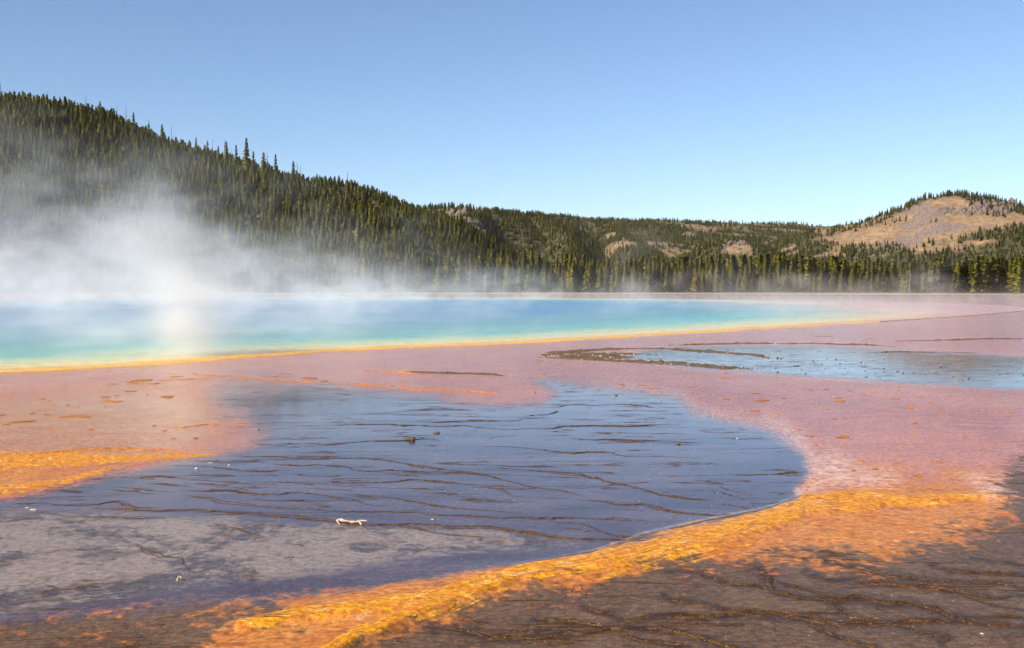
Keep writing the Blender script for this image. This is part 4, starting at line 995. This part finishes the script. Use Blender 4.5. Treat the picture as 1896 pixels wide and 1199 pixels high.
scatter_bits('dark_crumbs', px_spots([(0, 1095), (600, 1080), (700, 1110), (300, 1199), (0, 1199)], 260, 2, 6, 7) + px_spots([(600, 1199), (760, 1145), (1300, 1025), (1650, 1045), (1500, 1080), (1000, 1120), (800, 1180)], 260, 2, 8, 8)
             + px_spots([(1310, 900), (1390, 905), (1420, 950), (1320, 970)], 90, 3, 8, 9) + px_spots([(600, 1120), (760, 1110), (760, 1150), (620, 1160)], 60, 3, 9, 10), M_RIM, 'dark crust crumbs scattered along the orange band edges', 3, (.2, .45))
scatter_bits('shallows_gravel', px_spots([(1390, 655), (1700, 665), (1896, 690), (1896, 712), (1600, 700), (1380, 685)], 130, 2, 8, 11) + px_spots([(520, 730), (600, 735), (600, 820), (530, 800)], 60, 1.5, 4, 12) + px_spots([(1020, 730), (1260, 740), (1300, 800), (1000, 780)], 60, 1.5, 4, 13), M_STONE, 'small dark gravel in the blue shallows', 4, (.4, .8))

# ------------------------------------------------------------------ gravel bars
def bar(lines, label, nstones, seed, smin=2.0, smax=6.0, lip=True):
    e = link('gravel_bar', None, label=label, cat='gravel bar', loc=(float(gpt(*lines[0][0][0])[0]), float(gpt(*lines[0][0][0])[1]), 0))
    def put(o): o.parent = e; o.location = (-e.location.x, -e.location.y, 0)
    sp = []; rg = random.Random(seed)
    for i, (pts, w, h) in enumerate(lines):
        put(link('bar_crust', rim_mesh('bar_crust', pts, 1.0, seed + i, fixed=(w, h)), M_BAR))
        P = np.array([[float(v) for v in gpt(*p)] for p in pts]); s = np.concatenate([[0], np.cumsum(np.hypot(*np.diff(P, axis=0).T))])
        for _ in range(int(nstones * s[-1] * w)):
            q = rg.uniform(0, s[-1]); sp.append((float(np.interp(q, s, P[:, 0])) + rg.gauss(0, w * .3), float(np.interp(q, s, P[:, 1])) + rg.gauss(0, w * .5), h * rg.uniform(.1, .8), rg.uniform(smin, smax) / FPX * 36 / 2))
    half = [s for s in sp if rg.random() < .45]; rest = [s for s in sp if s not in half]
    for ss_, m, nm in ((half, M_PALE_G, 'pale_gravel'), (rest, M_STONE, 'brown_gravel')):
        if ss_: put(scatter_bits(nm, ss_, m, None, seed, (.5, 1.0)))
M_PALE_G = rock_mat('grey_gravel', (0.13, 0.10, 0.075), (0.40, 0.33, 0.25), (0.52, 0.45, 0.36))
bar([([(1000, 660), (1040, 653), (1090, 649), (1150, 646), (1210, 645), (1255, 646), (1290, 650), (1350, 653), (1400, 657), (1425, 663)], .5, .035),
     ([(1002, 661), (1060, 664), (1120, 666), (1180, 669), (1240, 673), (1300, 677), (1350, 681), (1390, 683)], .45, .04),
     ([(1030, 659), (1080, 657), (1130, 655), (1190, 655)], 1.0, .03), ([(1050, 662), (1110, 661), (1170, 660)], .8, .03), ([(1220, 671), (1300, 676), (1370, 682)], .4, .045)], 'dark gravel bar forking round the far blue shallows at right', 20, 40)
bar([([(1222, 639), (1300, 637), (1400, 636), (1500, 636), (1600, 638), (1665, 641)], .3, .03)], 'long thin crusted bar behind the forked dark gravel bar', 12, 60)
bar([([(745, 687), (800, 689), (850, 691), (900, 692), (945, 695)], .22, .03)], 'short dark crusted bar between the pink shallows left of the forked bar', 16, 70)
bar([([(1650, 631), (1740, 630), (1830, 628), (1900, 627)], .3, .03)], 'thin brown bar at the far right edge below the pink flats', 8, 80)

# ------------------------------------------------------------------ steam
def fft_noise(shape, cell, slope, seed, aniso=(1, 1, 1), kmin=0.0):
    rg = np.random.default_rng(seed)
    w = np.fft.rfftn(rg.normal(size=shape))
    kx = np.fft.fftfreq(shape[0], cell[0]) * aniso[0]; ky = np.fft.fftfreq(shape[1], cell[1]) * aniso[1]; kz = np.fft.rfftfreq(shape[2], cell[2]) * aniso[2]
    K = np.sqrt(kx[:, None, None] ** 2 + ky[None, :, None] ** 2 + kz[None, None, :] ** 2)
    K[0, 0, 0] = 1e9
    w *= 1.0 / (kmin ** 2 + K ** 2) ** (slope / 2)
    f = np.fft.irfftn(w, s=shape)
    return (f / f.std()).astype(np.float32)
def steam_object(name, dens, lo, hi, label, mat):
    nx, ny, nz = dens.shape
    me = bpy.data.meshes.new(name); n = dens.size
    me.vertices.add(n)
    a = me.attributes.new('d', 'FLOAT', 'POINT'); a.data.foreach_set('value', np.ascontiguousarray(dens.transpose(2, 1, 0), np.float32).ravel())
    co = np.zeros((n, 3), np.float32)
    g = np.linspace(0, 1, 2)
    co[:] = np.array(lo); co[-1] = hi
    me.vertices.foreach_set('co', co.ravel())
    o = link(name, me, mat, label=label, cat='steam', kind='stuff')
    ng = bpy.data.node_groups.new(name + '_nodes', 'GeometryNodeTree')
    ng.interface.new_socket('Geometry', in_out='INPUT', socket_type='NodeSocketGeometry')
    ng.interface.new_socket('Geometry', in_out='OUTPUT', socket_type='NodeSocketGeometry')
    nn, l = ng.nodes, ng.links
    gi, go = nn.new('NodeGroupInput'), nn.new('NodeGroupOutput')
    ps = nn.new('GeometryNodeInputPosition')
    def vm(op, a, b):
        q = nn.new('ShaderNodeVectorMath'); q.operation = op
        if isinstance(a, tuple): q.inputs[0].default_value = a
        else: l.new(a, q.inputs[0])
        if b is not None: q.inputs[1].default_value = b
        return q.outputs['Value'] if op == 'DOT_PRODUCT' else q.outputs[0]
    rel = vm('SUBTRACT', ps.outputs[0], tuple(lo))
    rel = vm('MULTIPLY', rel, tuple((s - 1) / (h - q) for s, h, q in zip(dens.shape, hi, lo)))
    rel = vm('ADD', rel, (.5, .5, .5)); rel = vm('FLOOR', rel, None)
    rel = vm('MINIMUM', vm('MAXIMUM', rel, (0, 0, 0)), (nx - 1, ny - 1, nz - 1))
    # integer index
    sx = nn.new('ShaderNodeSeparateXYZ'); l.new(rel, sx.inputs[0])
    def im(op, a, b):
        q = nn.new('FunctionNodeIntegerMath'); q.operation = op
        for i, v in enumerate((a, b)):
            if isinstance(v, int): q.inputs[i].default_value = v
            else: l.new(v, q.inputs[i])
        return q.outputs[0]
    def fi(v):
        q = nn.new('FunctionNodeFloatToInt'); q.rounding_mode = 'ROUND'; l.new(v, q.inputs[0]); return q.outputs[0]
    ix, iy, iz = fi(sx.outputs[0]), fi(sx.outputs[1]), fi(sx.outputs[2])
    idx = im('ADD', ix, im('MULTIPLY', im('ADD', iy, im('MULTIPLY', iz, ny)), nx))
    na = nn.new('GeometryNodeInputNamedAttribute'); na.data_type = 'FLOAT'; na.inputs[0].default_value = 'd'
    si = nn.new('GeometryNodeSampleIndex'); si.data_type = 'FLOAT'; si.domain = 'POINT'
    l.new(gi.outputs[0], si.inputs['Geometry']); l.new(na.outputs[0], si.inputs['Value']); l.new(idx, si.inputs['Index'])
    vc = nn.new('GeometryNodeVolumeCube')
    l.new(si.outputs[0], vc.inputs['Density']); vc.inputs['Background'].default_value = 0
    vc.inputs['Min'].default_value = lo; vc.inputs['Max'].default_value = hi
    vc.inputs['Resolution X'].default_value = nx; vc.inputs['Resolution Y'].default_value = ny; vc.inputs['Resolution Z'].default_value = nz
    sm = nn.new('GeometryNodeSetMaterial'); sm.inputs['Material'].default_value = mat
    l.new(vc.outputs[0], sm.inputs[0]); l.new(sm.outputs[0], go.inputs[0])
    md = o.modifiers.new('steam', 'NODES'); md.node_group = ng
    return o
mk = N('steam')
pv = mk.n.new('ShaderNodeVolumePrincipled')
pv.inputs['Color'].default_value = (0.93, 0.93, 0.935, 1)
pv.inputs['Density'].default_value = 1.0
pv.inputs['Density Attribute'].default_value = 'density'
pv.inputs['Anisotropy'].default_value = 0.0
mk.t.links.new(pv.outputs[0], mk.out.inputs['Volume'])
M_STEAM = mk.m

def plumes(dens, f, X2, Y2, z, lst, bias):
    for ppx, D, R, Ht, st, lean in lst:
        X0 = (ppx - CX) / FPX * D
        zz = z[None, None, :] / Ht
        wid = R * (0.5 + 0.8 * zz)
        rx = (X2[:, :, None] - X0 - lean * z[None, None, :]) / wid; ry = (Y2[:, :, None] - D) / (wid * 1.6)
        env = np.exp(-(rx ** 2 + ry ** 2)) * np.clip(1 - zz, 0, 1) ** .8
        dens += st * env * np.clip(bias + f, 0, None)
def steam_grid(lo, hi, sh):
    x, y, z = (np.linspace(lo[i], hi[i], sh[i]) for i in range(3))
    cell = tuple((h - l) / (s - 1) for h, l, s in zip(hi, lo, sh))
    X2, Y2 = np.meshgrid(x, y, indexing='ij')
    return z, cell, X2, Y2, poly_sd(X2, Y2, POOL), proj(X2, Y2, 1.0)[0]
def big_steam():
    lo, hi, sh = (-92.0, 28.0, 0.06), (44.0, 184.0, 24.0), (212, 240, 72)
    z, cell, X2, Y2, sd, px = steam_grid(lo, hi, sh)
    f = fft_noise(sh, cell, 1.75, 81, (1, 1, .6), 0.045)
    over = sstep(-3, 5, sd)
    left = sstep(980, 80, px)
    H = 0.9 + 0.7 * over + 1.5 * left * sstep(30, 60, Y2)
    D0 = over * (0.0065 + 0.024 * left) + 0.0015 * sstep(-40, -3, sd) * (1 - over) * sstep(34, 60, Y2)
    D0 = D0 + 0.026 * sstep(-25, 0, sd) * sstep(140, 160, Y2) * sstep(1150, 650, px)
    edge_ = sstep(184, 168, Y2) * sstep(28, 31, Y2) * sstep(-92, -82, X2) * sstep(44, 34, X2)
    dens = (D0 * edge_)[:, :, None] * np.exp(-(z[None, None, :] / H[:, :, None])) * np.exp(2.0 * np.minimum(f, 1.5) - 1.55)
    plumes(dens, f, X2, Y2, z, ((60, 92, 6, 20, .034, -.2), (190, 78, 5, 14, .038, .15), (440, 92, 4.5, 13, .046, .25), (270, 100, 6, 18, .020, .3), (560, 120, 4, 14, .020, .5), (330, 85, 5, 9, .03, .2), (700, 115, 4, 11, .022, .4), (300, 125, 7, 12, .014, .3), (625, 62, 3.8, 5.4, .14, .15), (820, 120, 5, 5, .03, .2), (900, 150, 6, 5, .03, .2), (690, 108, 5, 6, .012, .3), (500, 138, 5, 13, .009, .15),
                                (120, 130, 10, 19, .012, .3), (1000, 160, 6, 4.2, .018, .2), (760, 148, 6, 11, .006, .4), (-150, 70, 10, 12, .03, .1)), -0.1)
    dens[dens < 0.0007] = 0
    steam_object('steam', dens, lo, hi, 'white steam drifting off the blue spring towards the left hill', M_STEAM)
def far_steam():
    lo, hi, sh = (0.0, 60.0, 0.06), (148.0, 286.0, 15.0), (148, 226, 36)
    z, cell, X2, Y2, sd, px = steam_grid(lo, hi, sh)
    f = fft_noise(sh, cell, 2.2, 83, (1, 1, .6), 0.05)
    D0 = 0.0018 * sstep(-90, -10, sd) * sstep(2, -12, sd) + 0.0075 * np.exp(-((px - 1560) / 200) ** 2) * sstep(60, 72, Y2) * sstep(150, 110, Y2) + 0.0030 * sstep(1600, 1800, px) * sstep(60, 75, Y2) * sstep(170, 120, Y2)
    D0 = D0 * sstep(286, 262, Y2) * sstep(60, 72, Y2) * sstep(0, 14, X2) * sstep(148, 132, X2)
    dens = D0[:, :, None] * np.exp(-(z[None, None, :] / 1.1)) * np.exp(1.3 * np.minimum(f, 1.2) - 0.7)
    plumes(dens, f, X2, Y2, z, ((1180, 172, 4, 12, .04, .1), (1240, 176, 3, 9, .02, .2), (1850, 150, 7, 8, .009, .1), (1560, 205, 8, 5, .016, .1), (1420, 220, 8, 5, .016, .1), (1720, 215, 6, 8, .014, .1), (1290, 240, 8, 6, .012, .1), (1640, 240, 9, 5, .014, .1)), 0.1)
    dens[dens < 0.0005] = 0
    steam_object('steam_wisps', dens, lo, hi, 'thin steam wisps along the far shore in front of the treeline', M_STEAM)
def near_steam():
    lo, hi, sh = (-22.0, 27.0, 0.06), (2.0, 47.0, 9.0), (120, 100, 60)
    x = np.linspace(lo[0], hi[0], sh[0]); y = np.linspace(lo[1], hi[1], sh[1]); z = np.linspace(lo[2], hi[2], sh[2])
    cell = tuple((h - l) / (s - 1) for h, l, s in zip(hi, lo, sh))
    f = fft_noise(sh, cell, 2.4, 91, (1, 1, .6), 0.1)
    X, Y, Z = x[:, None, None], y[None, :, None], z[None, None, :]
    d = np.zeros(sh, np.float32)
    for ppx, D, R, Ht, st, lean in ((335, 34.0, 1.0, 4.8, .45, -.06), (400, 35.5, 1.0, 3.0, .12, -.2), (270, 37, 1.8, 5.0, .07, .0), (560, 44, 2.2, 5, .05, .2)):
        X0 = (ppx - CX) / FPX * D
        wid = R * (0.9 + 0.5 * Z / Ht)
        env = np.exp(-(((X - X0 - lean * Z) / wid) ** 2 + ((Y - D) / (wid * 1.2)) ** 2)) * np.clip(1 - Z / Ht, 0, 1) ** .7
        d += st * env * np.clip(.4 + .7 * f, 0, None)
    ed = np.minimum(np.minimum(sstep(lo[0], lo[0] + 2, X) * sstep(hi[0], hi[0] - 2, X), sstep(lo[1], lo[1] + 1.5, Y)), sstep(hi[1], hi[1] - 2, Y))
    d *= ed; d[d < .001] = 0
    steam_object('steam_plume', d, lo, hi, 'pinkish white column of steam rising at the near pool edge', M_STEAM)
big_steam(); far_steam(); near_steam()

# ------------------------------------------------------------------ the air between here and the far ridges
def haze():
    top = float(HZ.max()) + 25; R = 6200.0
    V = [(x, y, z) for z in (-4.5, top) for x, y in ((-R, -R), (R, -R), (R, R), (-R, R))]
    F = [(0, 3, 2, 1), (4, 5, 6, 7), (0, 1, 5, 4), (1, 2, 6, 5), (2, 3, 7, 6), (3, 0, 4, 7)]
    k = N('thin_air_haze'); v = k.n.new('ShaderNodeVolumePrincipled')
    v.inputs['Color'].default_value = (0.80, 0.88, 1.0, 1); v.inputs['Density'].default_value = 0.000018; v.inputs['Density Attribute'].default_value = ''
    k.t.links.new(v.outputs[0], k.out.inputs['Volume'])
    link('haze', make_mesh('haze', np.array(V), np.array(F), smooth=False), k.m, kind='stuff', label='thin pale blue haze in the air')
haze()
